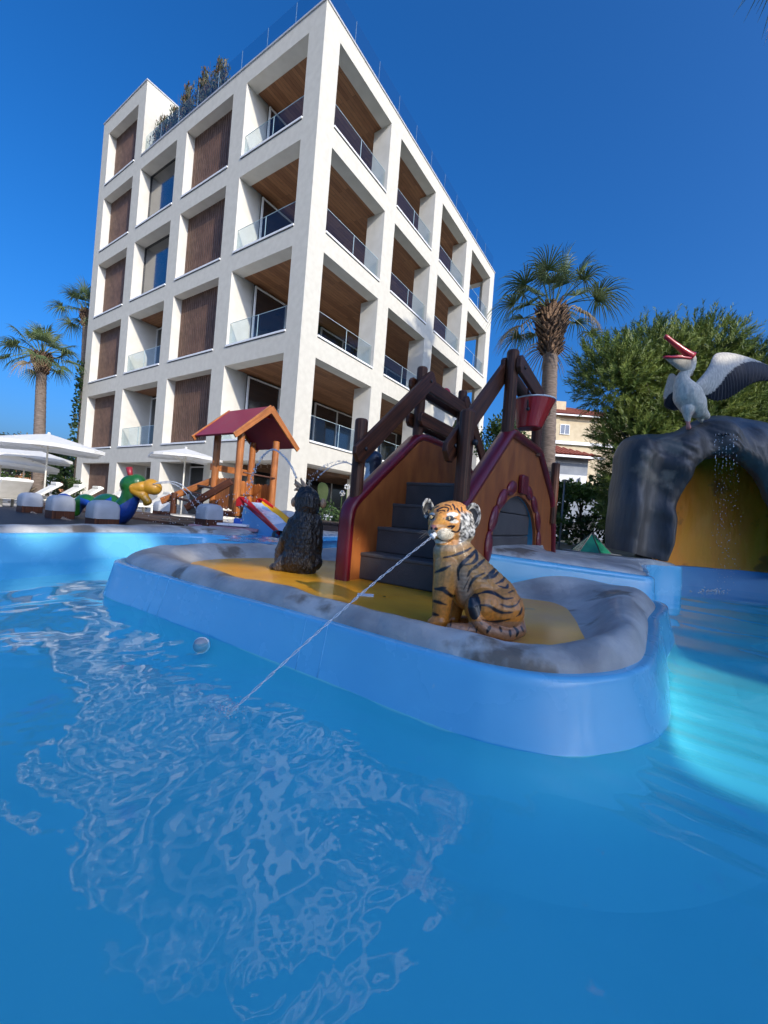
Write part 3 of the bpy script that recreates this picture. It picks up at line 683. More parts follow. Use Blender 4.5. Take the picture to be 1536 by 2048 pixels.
# ------------------------------------------------------------------ boardwalk of dark planks
def boardwalk(o, d, n, length, width, z, name='boardwalk'):
    m1 = MB(); k = 0; t = 0
    while t < length:
        wv = 0.135; jz = 0.004*math.sin(k*7.3)
        m1.box((t, 0, z-.035+jz), (t+wv, width, z+jz), (d, n, ZV), o); t += wv+.012; k += 1
    m1.box((0, .03, z-.16), (length, .09, z-.045), (d, n, ZV), o); m1.box((0, width-.09, z-.16), (length, width-.03, z-.045), (d, n, ZV), o)
    return m1.build(name, TIMBER_DK, kind='structure')
boardwalk(Vector((-2.55, 6.05, 0)), E1, E2, 8.5, 1.5, .31)
boardwalk(Vector((-2.3, 7.55, 0)), Vector((.975, .22, 0)).normalized(), Vector((-.22, .975, 0)).normalized(), 6.0, 1.3, .47)
# white-capped posts
caps = thing('capped_post', '', 'post', (0, 0, 0), math.pi/2-TH, 'white-capped timber posts along the boardwalk')
mb = MB(); mb.box((-.142, -.142, -.28), (.142, .142, .11)); mb.build('timber_base', TIMBER, caps, world=False, bevel=.012)
mb = MB(); rows = []
for q, z in ((.150, .10), (.152, .112), (.150, .235), (.138, .282), (.112, .314), (.07, .329), (.01, .334)):
    rr = min(.05, q*.8); pts = []
    for cx_, cy_, a0 in ((q-rr, q-rr, 0), (-q+rr, q-rr, 90), (-q+rr, -q+rr, 180), (q-rr, -q+rr, 270)):
        for a in (0, 22.5, 45, 67.5, 90): pts.append((cx_+rr*math.cos(R(a0+a)), cy_+rr*math.sin(R(a0+a)), z))
    rows.append(pts)
mb.grid(rows, closed_v=True); mb.build('white_cap', POSTCAP, caps, world=False, smooth=True)
PST = [((208, 1000), 5.2, 'white-capped post right under the neck of the green serpent, nearest of the left row'), ((123, 990), 6.1, 'white-capped post in front of the serpent tail, middle of the left row'),
       ((62, 985), 7.0, 'white-capped post in front of the left loungers, leftmost of its row'), ((421, 1007), 6.1, 'white-capped post in front of the little playhouse ladder'),
       ((325, 1002), 9.6, 'small far white-capped post under the serpent beak jet'), ((575, 1021), 7.6, 'white-capped post beside the foot of the red slide'), ((654, 1026), 11.0, 'tiny far white-capped post right of the monkey head, by the flower bed')]
ptops = []
for k, ((px, py), D, lab) in enumerate(PST):
    P = U(px, py, D); o = caps if k == 0 else copy_tree(caps)
    o.location = (P.x, P.y, P.z-.334); o['label'] = lab; ptops.append(Vector((P.x, P.y, P.z-.334)))
    if k == 6: o.scale = (.9,)*3
ROPE = mat('twisted_rope', (.20, .13, .085), .9, (.34, .25, .17), scale=30, bump=.6, bscale=80)
def rope(a, b, sag, name, lab):
    m1 = MB(); n = 60
    c = [a.lerp(b, i/n)-ZV*(sag*4*(i/n)*(1-i/n)) for i in range(n+1)]
    d = (b-a).normalized(); x = d.cross(ZV).normalized(); y = d.cross(x)
    for s in range(3):
        m1.tube([c[i]+(x*math.cos(s*2.094+i*.55)+y*math.sin(s*2.094+i*.55))*.020 for i in range(n+1)], .021, 7)
    tag(m1.build(name, ROPE, smooth=True), lab, 'rope', 'thick ropes slung between the boardwalk posts')
rope(ptops[0]+ZV*.0, ptops[1]+ZV*.0, .05, 'rope', 'twisted rope slung low under the serpent, between the two nearest left posts')
rope(ptops[1]+ZV*.0, ptops[2]+ZV*.0, .05, 'rope', 'twisted rope slung low between the two leftmost white-capped posts')

# ================================================================== CLIMBING FRAME
L2P = Vector((.256, 3.8, 0))
def PL(s, w_, z): return L2P+E2*s-E1*w_+ZV*z
frame = thing('climbing_frame', 'big wooden climbing frame with grey steps, plywood sides, dark red edging and an arch', 'climbing frame', PL(.2, .42, .2))
PLY = mat('brown_plywood', (.24, .062, .012), .5, (.37, .115, .024), scale=9, detail=9, contrast=(.33, .66), stretch=(1, 1, .4), bump=.1, bscale=60, wear=((.42, .20, .07), 16, .70))
prof = [(-.95, .17), (-.95, .70), (-.925, .745), (-.88, .795), (0, 1.455), (.97, 1.455), (1.66, 1.06), (1.80, .88), (1.90, .62), (2.04, .17)]
arch = [(.42+.695*math.cos(t), .50+.46*math.sin(t)) for t in np.linspace(0, math.pi, 25)]
mb = MB(); mb.prism([PL(s, .015, z) for s, z in prof], -E1*-.03*-1); mb.build('side_panel', PLY, frame)
# right panel is built as strips above and beside the arch
mb = MB()
top = lambda s: float(np.interp(s, [q[0] for q in prof[4-2:8]], [q[1] for q in prof[4-2:8]]))
def strip(poly): mb.prism([PL(s, .865, z) for s, z in poly], E1*.03)
al = [a for a in arch][::-1]
strip([(-.95, .17), (-.95, .70), (-.925, .745), (-.88, .795), (al[0][0], top(al[0][0])), (al[0][0], .17)][::-1])
for a, b in zip(al[:-1], al[1:]): 
    mid = [(a[0], a[1]), (b[0], b[1]), (b[0], top(b[0])), (a[0], top(a[0]))]
    if a[0] < 0 < b[0]: mid.insert(3, (0, 1.455))
    if a[0] < .97 < b[0]: mid.insert(3, (.97, 1.455))
    strip(mid)
strip([(al[-1][0], .17), (2.04, .17), (1.90, .62), (1.80, .88), (1.66, 1.06), (al[-1][0], top(al[-1][0]))])
mb.build('side_panel', PLY, frame, weld=True)
def sweep(path, wc, hw, ht, name, m):
    pts = []
    for i in range(len(path)-1):
        a, b = np.array(path[i]), np.array(path[i+1]); n = max(2, int(np.linalg.norm(b-a)/.05))
        for k in range(n): pts.append(a+(b-a)*k/n)
    pts.append(np.array(path[-1])); pts = np.array(pts)
    for _ in range(3): pts[1:-1] = .25*pts[:-2]+.5*pts[1:-1]+.25*pts[2:]
    rows = []
    for i, p in enumerate(pts):
        d = pts[min(i+1, len(pts)-1)]-pts[max(i-1, 0)]; d /= np.linalg.norm(d); nrm = np.array([-d[1], d[0]])
        row = []
        for k in range(16):
            t = 2*math.pi*k/16; cx_, sy_ = math.cos(t), math.sin(t)
            a = hw*math.copysign(abs(cx_)**.55, cx_); b = ht*math.copysign(abs(sy_)**.75, sy_)
            q = p+nrm*b; row.append(PL(q[0], wc+a, q[1]))
        rows.append(row)
    m1 = MB(); m1.grid(rows, closed_v=True); m1.face([rows[0][k] for k in range(16)]); m1.face([rows[-1][k] for k in range(15, -1, -1)])
    return m1.build(name, m, frame, smooth=True)
sweep(prof, 0, .060, .036, 'edge_trim', TRIM); sweep(prof, .85, .060, .036, 'edge_trim', TRIM)
NOSE = mat('step_nosing', (.07, .068, .066), .5, (.10, .095, .09), scale=7)
for k in range(4):
    mb = MB(); mb.box((-.80+.2*k, .03, .2+.2*k-.2*(k > 0)*0), (.98, .82, .4+.2*k-.004), (E2, -E1, ZV), L2P)
    if k < 1: pass
    st = mb.build('step', STAIR, frame, bevel=.012)
    mb = MB(); mb.box((-.806+.2*k, .032, .374+.2*k), (-.60+.2*k if k < 3 else .97, .818, .4025+.2*k), (E2, -E1, ZV), L2P); mb.build('nosing', NOSE, st, bevel=.008)
# vaulted tunnel through the frame
mb = MB(); tp = [(1.115, .20)]+arch+[(-.275, .20)]
mb.grid([[PL(s*1.0, w_, z) for s, z in tp] for w_ in (.835, .6, .35, .10)]); mb.face([PL(s, .10, z) for s, z in tp])
mb.face([PL(-.275, .835, .40), PL(1.115, .835, .40), PL(1.115, .1, .40), PL(-.275, .1, .40)])
mb.box((.2, .12, .40), (.9, .30, .70), (E2, -E1, ZV), L2P)
mb.build('tunnel_lining', mat('teal_lining', (.045, .22, .36), .4, (.06, .27, .42), scale=4), frame)
# padded arch stones, each its own piece
angs = [172, 150, 131, 113, 97, 0, 72, 53, 33, 14]
angs = [178, 155, 133, 112, 70, 50, 28, 4]
STONE = mat('arch_stone_red', (.13, .006, .014), .35, (.17, .010, .018), scale=8, coat=.3)
for k, a in enumerate(angs):
    t = R(a); s = .42+.775*math.cos(t); z = .50+.545*math.sin(t); 
    ta = Vector((-math.sin(t)*.775, math.cos(t)*.545)).normalized(); tn = Vector((ta.y, -ta.x)); 
    axis = E2*ta.x+ZV*ta.y; nrm = E2*tn.x+ZV*tn.y
    mb = MB(); mb.ball(PL(s, .872, z), (.128, .062, .030), 14, 10, (axis, nrm, -E1)); mb.build('arch_stone', STONE, frame, smooth=True)
mb = MB(); mb.prism([PL(.33, .866, .98), PL(.51, .866, .98), PL(.52, .866, 1.13), PL(.49, .866, 1.15), PL(.35, .866, 1.15), PL(.32, .866, 1.13)], -E1*.045); mb.build('keystone', STONE, frame, bevel=.012)
# round posts
POSTS = {'a': (-.86, 0, .80, 1.41), 'b': (0, 0, 1.40, 2.10), 'c': (.95, .0, 1.40, 2.16), 'd': (-.86, .85, .20, 1.41), 'e': (-.03, .85, 1.40, 2.11), 'f': (.90, .85, 1.40, 1.98), 'g': (1.76, .88, .75, 1.46)}
for k, (s, w_, z0, z1) in POSTS.items():
    mb = MB(); mb.post(PL(s, w_, z0), PL(s, w_, z1), .050 if k != 'g' else .048); mb.build('post', TIMBER, frame, smooth=False)
def plank(a, b, wd=.036, ht=.145, name='handrail', bolts=True):
    m1 = MB(); pa, pb = PL(*a), PL(*b); d = (pb-pa).normalized(); side = E1; up = d.cross(side).normalized()
    if up.z < 0: up = -up
    h = ht/2; c = .035; L = (pb-pa).length
    pr = [(0, -h+c), (c, -h), (L-c, -h), (L, -h+c), (L, h-c), (L-c, h), (c, h), (0, h-c)]
    m1.prism([pa+d*x+up*y+side*(wd/2) for x, y in pr], -side*wd)
    o = m1.build(name, TIMBER, frame, bevel=.006)
    if bolts:
        for t in (.12, L-.10):
            m1 = MB(); m1.ball(pa+d*t-side*(wd/2+.004), (.016, .016, .010), 10, 6, (d, up, side)); m1.build('bolt', BLACK, o, smooth=True)
    return o
plank((-.99, .070, 1.095), (.10, .070, 2.03)); plank((-.99, .780, 1.095), (.08, .780, 2.03))
for z in (1.93, 1.60): plank((-.10, .065, z), (1.04, .065, z), ht=.125, name='crossbar', bolts=False); plank((-.10, -.065, z), (1.04, -.065, z), ht=.125, name='crossbar', bolts=False)
plank((.86, .07, 2.05), (1.75, .07, 1.32)); plank((-.08, .785, 1.99), (1.06, .785, 1.90), name='beam'); plank((-.08, .915, 1.99), (1.06, .915, 1.90), name='beam')
mb = MB(); mb.ball(PL(-.86, .915, 1.20), (.02, .02, .02), 10, 6); mb.build('bolt', BLACK, frame, smooth=True)
# bucket
bc = U(1068, 802, 3.78); bk = thing('red_bucket', 'red tipping bucket with white rim hanging from the climbing frame beam', 'bucket', bc)
lean = Vector((.055, 0, 0)); S = 3.78/F_PX
mb = MB(); pr = [(0.001, -.262), (.104, -.262), (.112, -.255), (.150, -.12), (.188, 0), (.180, -.004), (.142, -.12), (.100, -.245), (0.001, -.247)]
ax = (Vector((1, 0, .02)).normalized(), Vector((0, 1, 0)), Vector((.10, 0, .995)).normalized())
mb.lathe(pr, bc, 32, ax); mb.build('pail', RED, bk, smooth=False)
mb = MB(); mb.tube([bc+(ax[0]*math.cos(t)+ax[1]*math.sin(t))*.188 for t in np.linspace(0, 2*math.pi, 33)], .007, 8); mb.build('white_rim', WHITE, bk, smooth=True)
mb = MB()
for sx in (-1, 1):
    a = bc+ax[0]*(.165*sx*.62)-ax[1]*.155-ZV*.12; b = Vector((a.x, a.y+.05, bc.z+.17)); mb.tube([a, a.lerp(b, .5), b], .007, 8); mb.ball(a, .017, 10, 6)
    break
a = bc-ax[0]*.02+ax[1]*.02; mb.tube([bc+ZV*.0, bc+ZV*.20], .006, 8)
mb.build('hanger', BLACK, bk, smooth=True)
# small red dome and brass bell on the left ladder
P = U(891, 792, 4.42); mb = MB(); mb.ball(P, (.062, .05, .088), 16, 10); tag(mb.build('red_dome', RED, smooth=True), 'small red dome poking up behind the ladder crossbar of the climbing frame', 'dome')
P = U(913, 848, 4.75); mb = MB(); mb.lathe([(.004, .05), (.022, .045), (.03, .0), (.05, -.035), (.052, -.04), (.0, -.03)], P, 16); mb.tube([P+ZV*.05, P+ZV*.14], .004, 6)
tag(mb.build('brass_bell', mat('brass', (.35, .22, .06), .3, (.45, .30, .09), metallic=1.0), smooth=True), 'small brass bell hanging under the rear handrail of the climbing frame', 'bell')
# drain plate
P = onz(731, 1190, .203); mb = MB(); mb.box((P.x-.05, P.y-.035, .2005), (P.x+.05, P.y+.035, .206)); tag(mb.build('drain_plate', WHITE, bevel=.002), 'flat white drain plate on the yellow island floor', 'drain plate')
P = onz(1233, 1333, .225); mb = MB(); mb.ball(P, (.010, .007, .006), 9, 6); tag(mb.build('pebble', mat('brown_pebble', (.10, .08, .055), .7, (.16, .13, .09), scale=60), smooth=True), 'tiny brown pebble on the front edge of the island rim', 'pebble')
# plastic inlet cap under water
P = onz(400, 1291, -.01); fit = thing('pool_fitting', 'round white plastic fitting just under the water beside the island wall', 'pool fitting', P)
mb = MB(); ax2 = (Vector((1, 0, 0)), Vector((0, .25, 1)).normalized(), Vector((-.2, -1, .25)).normalized())
mb.lathe([(.001, .020), (.018, .018), (.026, .010), (.029, 0), (.035, -.002), (.036, -.008)], P, 24, ax2); mb.build('cap', POSTCAP, fit, smooth=True)
mb = MB(); mb.lathe([(.036, -.008), (.040, -.007), (.040, -.02), (.0, -.02)], P, 24, ax2); mb.build('collar', WHITE, fit, smooth=True)

# ================================================================== PLAYHOUSE AND SLIDE
PH = Vector((-2.36, 6.5, 0)); hw, hl = .72, .62            # front-left post on the ground; width along E2, length along E1
def HP(a, b, z): return PH+E2*a+E1*b+ZV*z
ph = thing('playhouse', 'small orange timber playhouse with crimson pitched roof above the splash basin', 'playhouse', HP(.36, .31, .3))
for a, b, z0 in ((0, 0, .50), (hw, 0, .50), (0, hl, .42), (hw, hl, .5)):
    mb = MB(); mb.post(HP(a, b, z0), HP(a, b, 1.83), .058, 16); mb.build('post', TIMBER_LT, ph)
ez, rz_, ov = 1.74, 2.30, .26; mid = hw/2; f0, f1 = -.22, hl+.22
for sg, nm in ((-1, 'l'), (1, 'r')):
    e = HP(mid+sg*(mid+ov), f0, ez); r0 = HP(mid, f0, rz_); n = ((r0-e).cross(E1)).normalized()
    if n.z < 0: n = -n
    mb = MB(); mb.prism([e, r0, r0+n*.035, e+n*.035], E1*(f1-f0)); mb.build('roof_panel', REDROOF, ph, bevel=.004)
    for b in (f0-.03, f1):
        d = (r0-e).normalized(); mb = MB(); e2 = HP(mid+sg*(mid+ov+.03), b, ez-.03); r2 = HP(mid-sg*.0, b, rz_+.012)
        mb.prism([e2-n*.03, r2-n*.075-d*.0, r2+n*.04, e2+n*.055], E1*.03); mb.build('bargeboard', TIMBER_LT, ph, bevel=.004)
mb = MB(); mb.prism([HP(mid-.10, f0+.10, rz_-.15), HP(mid+.10, f0+.10, rz_-.15), HP(mid, f0+.10, rz_-.01)], E1*.02); mb.build('gable_board', RED, ph)
mb = MB(); mb.tube([HP(.05, -.06, 1.20), HP(hw-.03, -.06, 1.18)], .013, 8); mb.build('grab_rail', mat('brown_rail', (.12, .05, .03), .4, (.16, .07, .04)), ph, smooth=True)
def board_fence(a0, b0, a1, b1, z0, z1, n, darkside=False):
    p0, p1 = HP(a0, b0, 0), HP(a1, b1, 0); d = (p1-p0)/n; u = d.normalized(); nn = u.cross(ZV)
    for k in range(n):
        q = p0+d*k; wv = d.length*.93; h = z1-.012*(k % 2); mb = MB()
        pts = [q+ZV*z0, q+u*wv*.5+ZV*(z0-.03), q+u*wv+ZV*z0, q+u*wv+ZV*(h-.03), q+u*wv*.75+ZV*h, q+u*wv*.25+ZV*h, q+ZV*(h-.03)]
        mb.prism(pts, nn*.022); mb.build('board', TIMBER_LT, ph)
board_fence(-.02, hl, hw, hl, .62, 1.12, 7); board_fence(hw+.05, 0, hw+.05, hl, .55, 1.08, 6)
board_fence(0, .08, 0, hl-.05, .62, 1.10, 4)
mb = MB(); mb.beam(HP(-.05, hl+.06, 1.28), HP(hw+.05, hl+.06, 1.26), .04, .11); mb.beam(HP(-.03, hl+.03, .74), HP(hw, hl+.03, .74), .03, .05); mb.build('rear_rail', TIMBER_LT, ph, bevel=.006)
mb = MB(); mb.box((-.10, -.08, .48), (hw+.10, hl+.08, .56), (E2, E1, ZV), PH); mb.build('platform', TIMBER, ph, bevel=.006)
mb = MB(); mb.box((-.09, -.14, .50), (.10, -.085, .68), (E2, E1, ZV), PH); mb.build('front_plank', TIMBER_LT, ph, bevel=.006)
for x0, x1 in (((323, 1002), (434, 958)), ((372, 1016), (463, 962))):          # sloping ladder stringers
    D0 = 6.9 if x0[0] < 350 else 6.25; p0 = U(*x0, D0+.1); p1 = U(*x1, D0)
    mb = MB(); mb.beam(p1, p0, .05, .115, ZV, .012); mb.build('ladder_stringer', TIMBER_LT if x0[0] < 350 else TIMBER, ph, bevel=.005)
for t in (.2, .45, .7):
    a = U(323, 1002, 7.0).lerp(U(434, 958, 6.9), t); b = U(372, 1016, 6.35).lerp(U(463, 962, 6.25), t); mb = MB(); mb.beam(a, b, .09, .03); mb.build('rung', TIMBER, ph)
for q in ((349, 985, 6.8), (400, 1000, 6.35)):
    P = U(*q); mb = MB(); mb.post(P-ZV*.35, P, .05); mb.build('post', TIMBER, ph)
# slide
sd = thing('slide', 'red sided children slide with pale blue chute dropping from the playhouse into the basin', 'slide', U(520, 1050, 6.1))
def SP(px, py, y): return U(px, py, y)
nl = [SP(472, 1000, 6.35), SP(478, 996, 6.34), SP(489, 997, 6.3), SP(557, 1066, 5.75)]; nr = [SP(511, 1001, 6.85), SP(517, 999, 6.82), SP(527, 1000, 6.8), SP(594, 1052, 6.25)]
for nm, q, hgt, m_ in (('side_board', nl, .085, RED), ('side_board', nr, .09, RED)):
    mb = MB(); a = q
    pl = [a[0]+ZV*.01, a[1]+ZV*.025, a[2]+ZV*.022, a[3]+ZV*.02, a[3]-ZV*.04, a[2]-ZV*hgt*1.25, a[0]-ZV*hgt*1.2]
    mb.prism(pl, E2*.035); mb.build(nm, m_, sd, bevel=.006)
rows = []
for i in range(12):
    t = i/11; zc = -.05-.012*math.sin(t*9)
    a = nl[2].lerp(nl[3], t)+E2*.035; b = nr[2].lerp(nr[3], t); rows.append([a+ZV*(zc+.02), a.lerp(b, .12)+ZV*zc, a.lerp(b, .88)+ZV*zc, b+ZV*(zc+.03)])
mb = MB(); mb.grid(rows); mb.build('chute', mat('pale_blue_chute', (.36, .48, .66), .25, (.42, .54, .72), coat=.4), sd, smooth=True)
mb = MB(); mb.grid([[r[2]+ZV*.004, r[3]+ZV*.045] for r in rows]); mb.build('inner_band', YEL, sd)
mb = MB(); mb.prism([nl[2]-ZV*.10, nl[3]-ZV*.03, Vector((nl[3].x, nl[3].y, .1)), Vector((nl[2].x-.06, nl[2].y, .1))], E2*.5); mb.build('base', LTBLUE, sd)
# low blocks by the basin
for nm, lab, m_, px, py, D, sz in (('white_slab', 'low white slab at the foot of the playhouse ladder', WHITE, 452, 1049, 6.05, (.62, .22, .035)), ('pink_slab', 'low dusty pink slab under the white one beside the basin', mat('dusty_pink', (.30, .16, .19), .6, (.36, .20, .23)), 445, 1056, 5.95, (1.0, .34, .04)), ('blue_block', 'small bright blue block under the playhouse front post', mat('bright_blue', (.02, .09, .42), .4, (.03, .11, .48)), 478, 1043, 6.28, (.17, .12, .09))):
    P = U(px, py, D); mb = MB(); mb.box((P.x-sz[0]/2, P.y, P.z-sz[2]/2), (P.x+sz[0]/2, P.y+sz[1], P.z+sz[2]/2)); tag(mb.build(nm, m_, bevel=.006), lab, 'slab' if 'slab' in nm else 'block')

# ================================================================== GROTTO
gr = thing('rock_grotto', 'dark painted rock grotto with orange cave wall standing in the pool', 'grotto', (4.5, 5.6, 0))
GROCK = mat('dark_painted_rock', (.030, .027, .025), .5, (.125, .108, .088), scale=2.2, detail=9, contrast=(.38, .70), stretch=(1.7, 1.7, .30), bump=.8, bscale=14, coat=.12, wear=((.20, .165, .12), 1.7, .63), bdist=.01)
out = spline(np.array([(1214,1096),(1216,1060),(1226,1000),(1236,945),(1241,900),(1258,874),(1290,869),(1322,868),(1352,862),(1376,848),(1402,836),(1440,831),(1490,837),(1545,848),(1610,870),(1690,930),(1740,1020),(1760,1130)]), 110)
inn = spline(np.array([(1318,1121),(1323,1105),(1335,1070),(1347,1035),(1358,1000),(1369,972),(1385,942),(1402,925),(1425,917),(1450,916),(1475,922),(1497,940),(1515,965),(1532,1000),(1546,1040),(1556,1080),(1562,1120),(1566,1160)]), 110)
GD = 5.4; mb = MB(); rows = []
for k in range(110):
    o2 = np.array(out[k]); i2 = np.array(inn[k]); row = []
    tt = k/109
    for f, dy, push in ((0, .75, 0), (0, .6, 0), (0, .40, .0), (.02, .12, 0), (.12, -.06, 0), (.28, -.16, 0), (.45, -.20, 0), (.62, -.22, 0), (.78, -.24, 0), (.90, -.20, 0), (.98, -.08, 0), (1.0, .10, 0), (.985, .45, 0)):
        q = o2+(i2-o2)*f; P = U(q[0], q[1], GD+(dy if f == 0 or f > .9 else 0)); dy_ = 0 if f == 0 or f > .9 else dy
        fold = .15*math.sin(q[0]*.075+q[1]*.016+1.2)*min(1, max(0, (1345-q[0])/90))+.13*fbm((P.x*1.6, 2.0, P.z*.55), 1.9, 4)+.05*abs(fbm((P.x*3, 5.0, P.z*.9), 2.2, 3))
        P = P+Vector((0, dy_+fold*(0 if f == 0 and dy > .5 else 1), 0)); row.append(P)
    rows.append(row)
mb.grid(rows)
mb.build('rock_shell', GROCK, gr, smooth=True, subsurf=1)
GOR = mat('ochre_cave_paint', (.86, .22, .006), .5, (.90, .32, .012), scale=2.0, detail=6, stretch=(1, 1, .4), bump=.5, bscale=7, coat=.15, wear=((.48, .14, .012), 2.2, .60), bdist=.04)
base = spline(np.array([(3.70,5.58),(3.95,5.86),(4.6,6.0),(5.3,5.88),(5.9,5.6),(6.4,5.25)]), 60)
mb = MB(); mb.grid([[(x+.05*fbm((x, y, z), 1.5, 3), y, z) for x, y in base] for z in np.linspace(.29, 1.93, 14)]); mb.build('cave_wall', GOR, gr, smooth=True, subsurf=1)
mb = MB(); mb.grid([[(x+d, y-d*.3, z) for x, y in base] for z, d in ((-.42, -.03), (.275, -.03), (.292, -.012), (.296, .03))]); mb.build('base_band', LTBLUE, gr, smooth=True)
mb = MB()
for k in range(7):
    P = U(1431+k*7.2, 868+abs(k-3)*.6, 5.18); mb.lathe([(.0, -.01), (.016, -.01), (.018, .0), (.006, .004), (.0, .004)], P, 8, (Vector((1, 0, 0)), ZV, Vector((0, -1, 0))))
mb.build('water_nozzles', BLACK, gr, smooth=True)
# ================================================================== TIGER
def sub_px(co):
    x, y = PX(co); return np.stack([x, y], -1)
TD = 1.90
def TP(px, py, dd=0.0): return U(px, py, TD+dd)
q_ = TD/F_PX
tiger = thing('tiger_statue', 'seated striped tiger cub statue spouting water, sitting on the yellow island floor', 'statue', Vector((TP(950, 1262).x, TD, .2)))
def C(a, ra, b, rb, da=0.0, db=None): return (TP(a[0], a[1], da), ra*q_, TP(b[0], b[1], da if db is None else db), rb*q_)
caps_ = [
 C((905, 1082), 30, (912, 1108), 37), C((912, 1112), 39, (945, 1155), 45), C((945, 1155), 45, (985, 1200), 51), C((985, 1200), 51, (994, 1226), 47),
 C((896, 1105), 30, (898, 1152), 31, -.02), C((925, 1130), 36, (935, 1190), 30, -.02),
 # near fore leg
 C((893, 1135), 26, (886, 1185), 21, -.055), C((886, 1185), 21, (881, 1238), 17, -.055), C((880, 1243), 16, (866, 1246), 12, -.065),
 # far fore leg
 C((912, 1150), 22, (916, 1195), 18, .055), C((916, 1195), 17, (908, 1234), 14, .055), C((907, 1238), 13, (893, 1240), 11, .05),
 # near thigh, shank and foot
 C((1003, 1218), 43, (968, 1210), 33, -.075), C((968, 1210), 33, (952, 1220), 22, -.10), C((955, 1236), 18, (975, 1258), 15, -.12),
 C((978, 1262), 14, (925, 1260), 13, -.13), C((925, 1260), 13, (902, 1256), 10, -.135),
 # far thigh and foot
 C((1000, 1222), 38, (965, 1218), 28, .08), C((960, 1244), 14, (915, 1243), 12, .09), C((915, 1243), 12, (903, 1242), 10, .09),
 # tail curled round to the knee
 C((1034, 1244), 15, (1038, 1260), 14, -.03, -.10), C((1038, 1260), 14, (1012, 1270), 13.5, -.10, -.145), C((1012, 1270), 13.5, (978, 1262), 12, -.145, -.165),
 C((978, 1262), 12, (958, 1245), 11, -.165, -.16), C((955, 1240), 10, (946, 1214), 12, -.155, -.145), C((946, 1214), 12, (943, 1200), 7, -.145, -.14),
 # head
 C((906, 1046), 43, (904, 1044), 43), C((893, 1040), 36, (890, 1044), 34, -.03), C((925, 1062), 26, (920, 1066), 24, -.015), C((880, 1062), 22, (876, 1060), 20, -.04),
 C((884, 1040), 17, (870, 1055), 11, -.075, -.085), C((893, 1068), 16, (884, 1067), 15, -.065, -.08), C((870, 1066), 12, (866, 1065), 11, -.06), C((881, 1080), 12, (884, 1082), 12, -.055),
 C((905, 1078), 26, (906, 1090), 28), C((935, 1050), 12, (945, 1040), 9), C((862, 1030), 9, (857, 1022), 7, .02),
]
O1, O2_, WHT, BLK, GRY = (.62, .22, .030), (.50, .27, .075), (.66, .60, .48), (.010, .010, .012), (.30, .27, .21)
zb_ = lambda L: [(840+a/6.4, 1060+b/6.4) for a, b in L]
zh_ = lambda L: [(820+a/9.6, 980+b/9.6) for a, b in L]
STR = [(zb_(L), w_/6.4) for L, w_ in [
 ([(300,355),(450,320),(600,260),(660,220)],15), ([(190,545),(300,500),(400,450)],20), ([(720,250),(640,340),(540,430),(490,520),(495,640)],26), ([(720,260),(725,360),(660,430),(560,445)],24),
 ([(830,370),(740,450),(650,520),(600,610)],22), ([(830,550),(720,600),(650,680),(610,790)],19), ([(960,490),(900,570),(800,630)],26), ([(1010,530),(930,600),(830,630)],18),
 ([(1090,590),(1050,650),(960,690)],16), ([(1130,690),(1100,740),(1000,712)],16), ([(740,820),(850,792),(950,810),(1080,880),(1190,868)],19), ([(770,960),(880,972),(980,1030),(1080,1060),(1190,1050)],20),
 ([(1030,950),(1130,980),(1230,960),(1285,880)],17), ([(800,1150),(920,1172),(1030,1165),(1150,1140)],15), ([(1310,990),(1280,1070),(1230,1110)],13), ([(185,752),(300,770),(400,840),(440,845)],24),
 ([(240,742),(330,742)],13), ([(150,900),(250,930),(350,960)],22), ([(150,1070),(235,1090)],18), ([(1210,770),(1130,800)],11), ([(640,600),(560,760)],8),
 ([(1200,1240),(1250,1300),(1230,1370)],17), ([(1290,1230),(1325,1300)],12), ([(1150,1285),(1160,1375)],13), ([(1020,1245),(1045,1300)],14), ([(900,1235),(855,1320)],20), ([(740,1230),(715,1320)],9), ([(640,1240),(600,1300)],6), ([(760,1170),(800,1215)],10), ([(400,1150),(390,1230)],10)]]
HST = [(zh_(L), w_/9.6) for L, w_ in [
 ([(520,385),(640,330),(740,352),(722,405)],17), ([(670,285),(760,300),(795,370)],15), ([(820,275),(850,320),(862,375)],17), ([(900,355),(955,440)],20), ([(520,410),(620,388),(668,402)],14), ([(480,345),(560,300)],10),
 ([(735,705),(850,690),(800,735)],18), ([(810,790),(900,808),(960,740),(975,640)],20), ([(985,330),(1000,420)],14), ([(560,450),(600,430)],9), ([(660,520),(645,560)],6)]]
prng = np.random.default_rng(3)
def ell(q, c, rx, ry): return ((q[:, 0]-c[0])/rx)**2+((q[:, 1]-c[1])/ry)**2
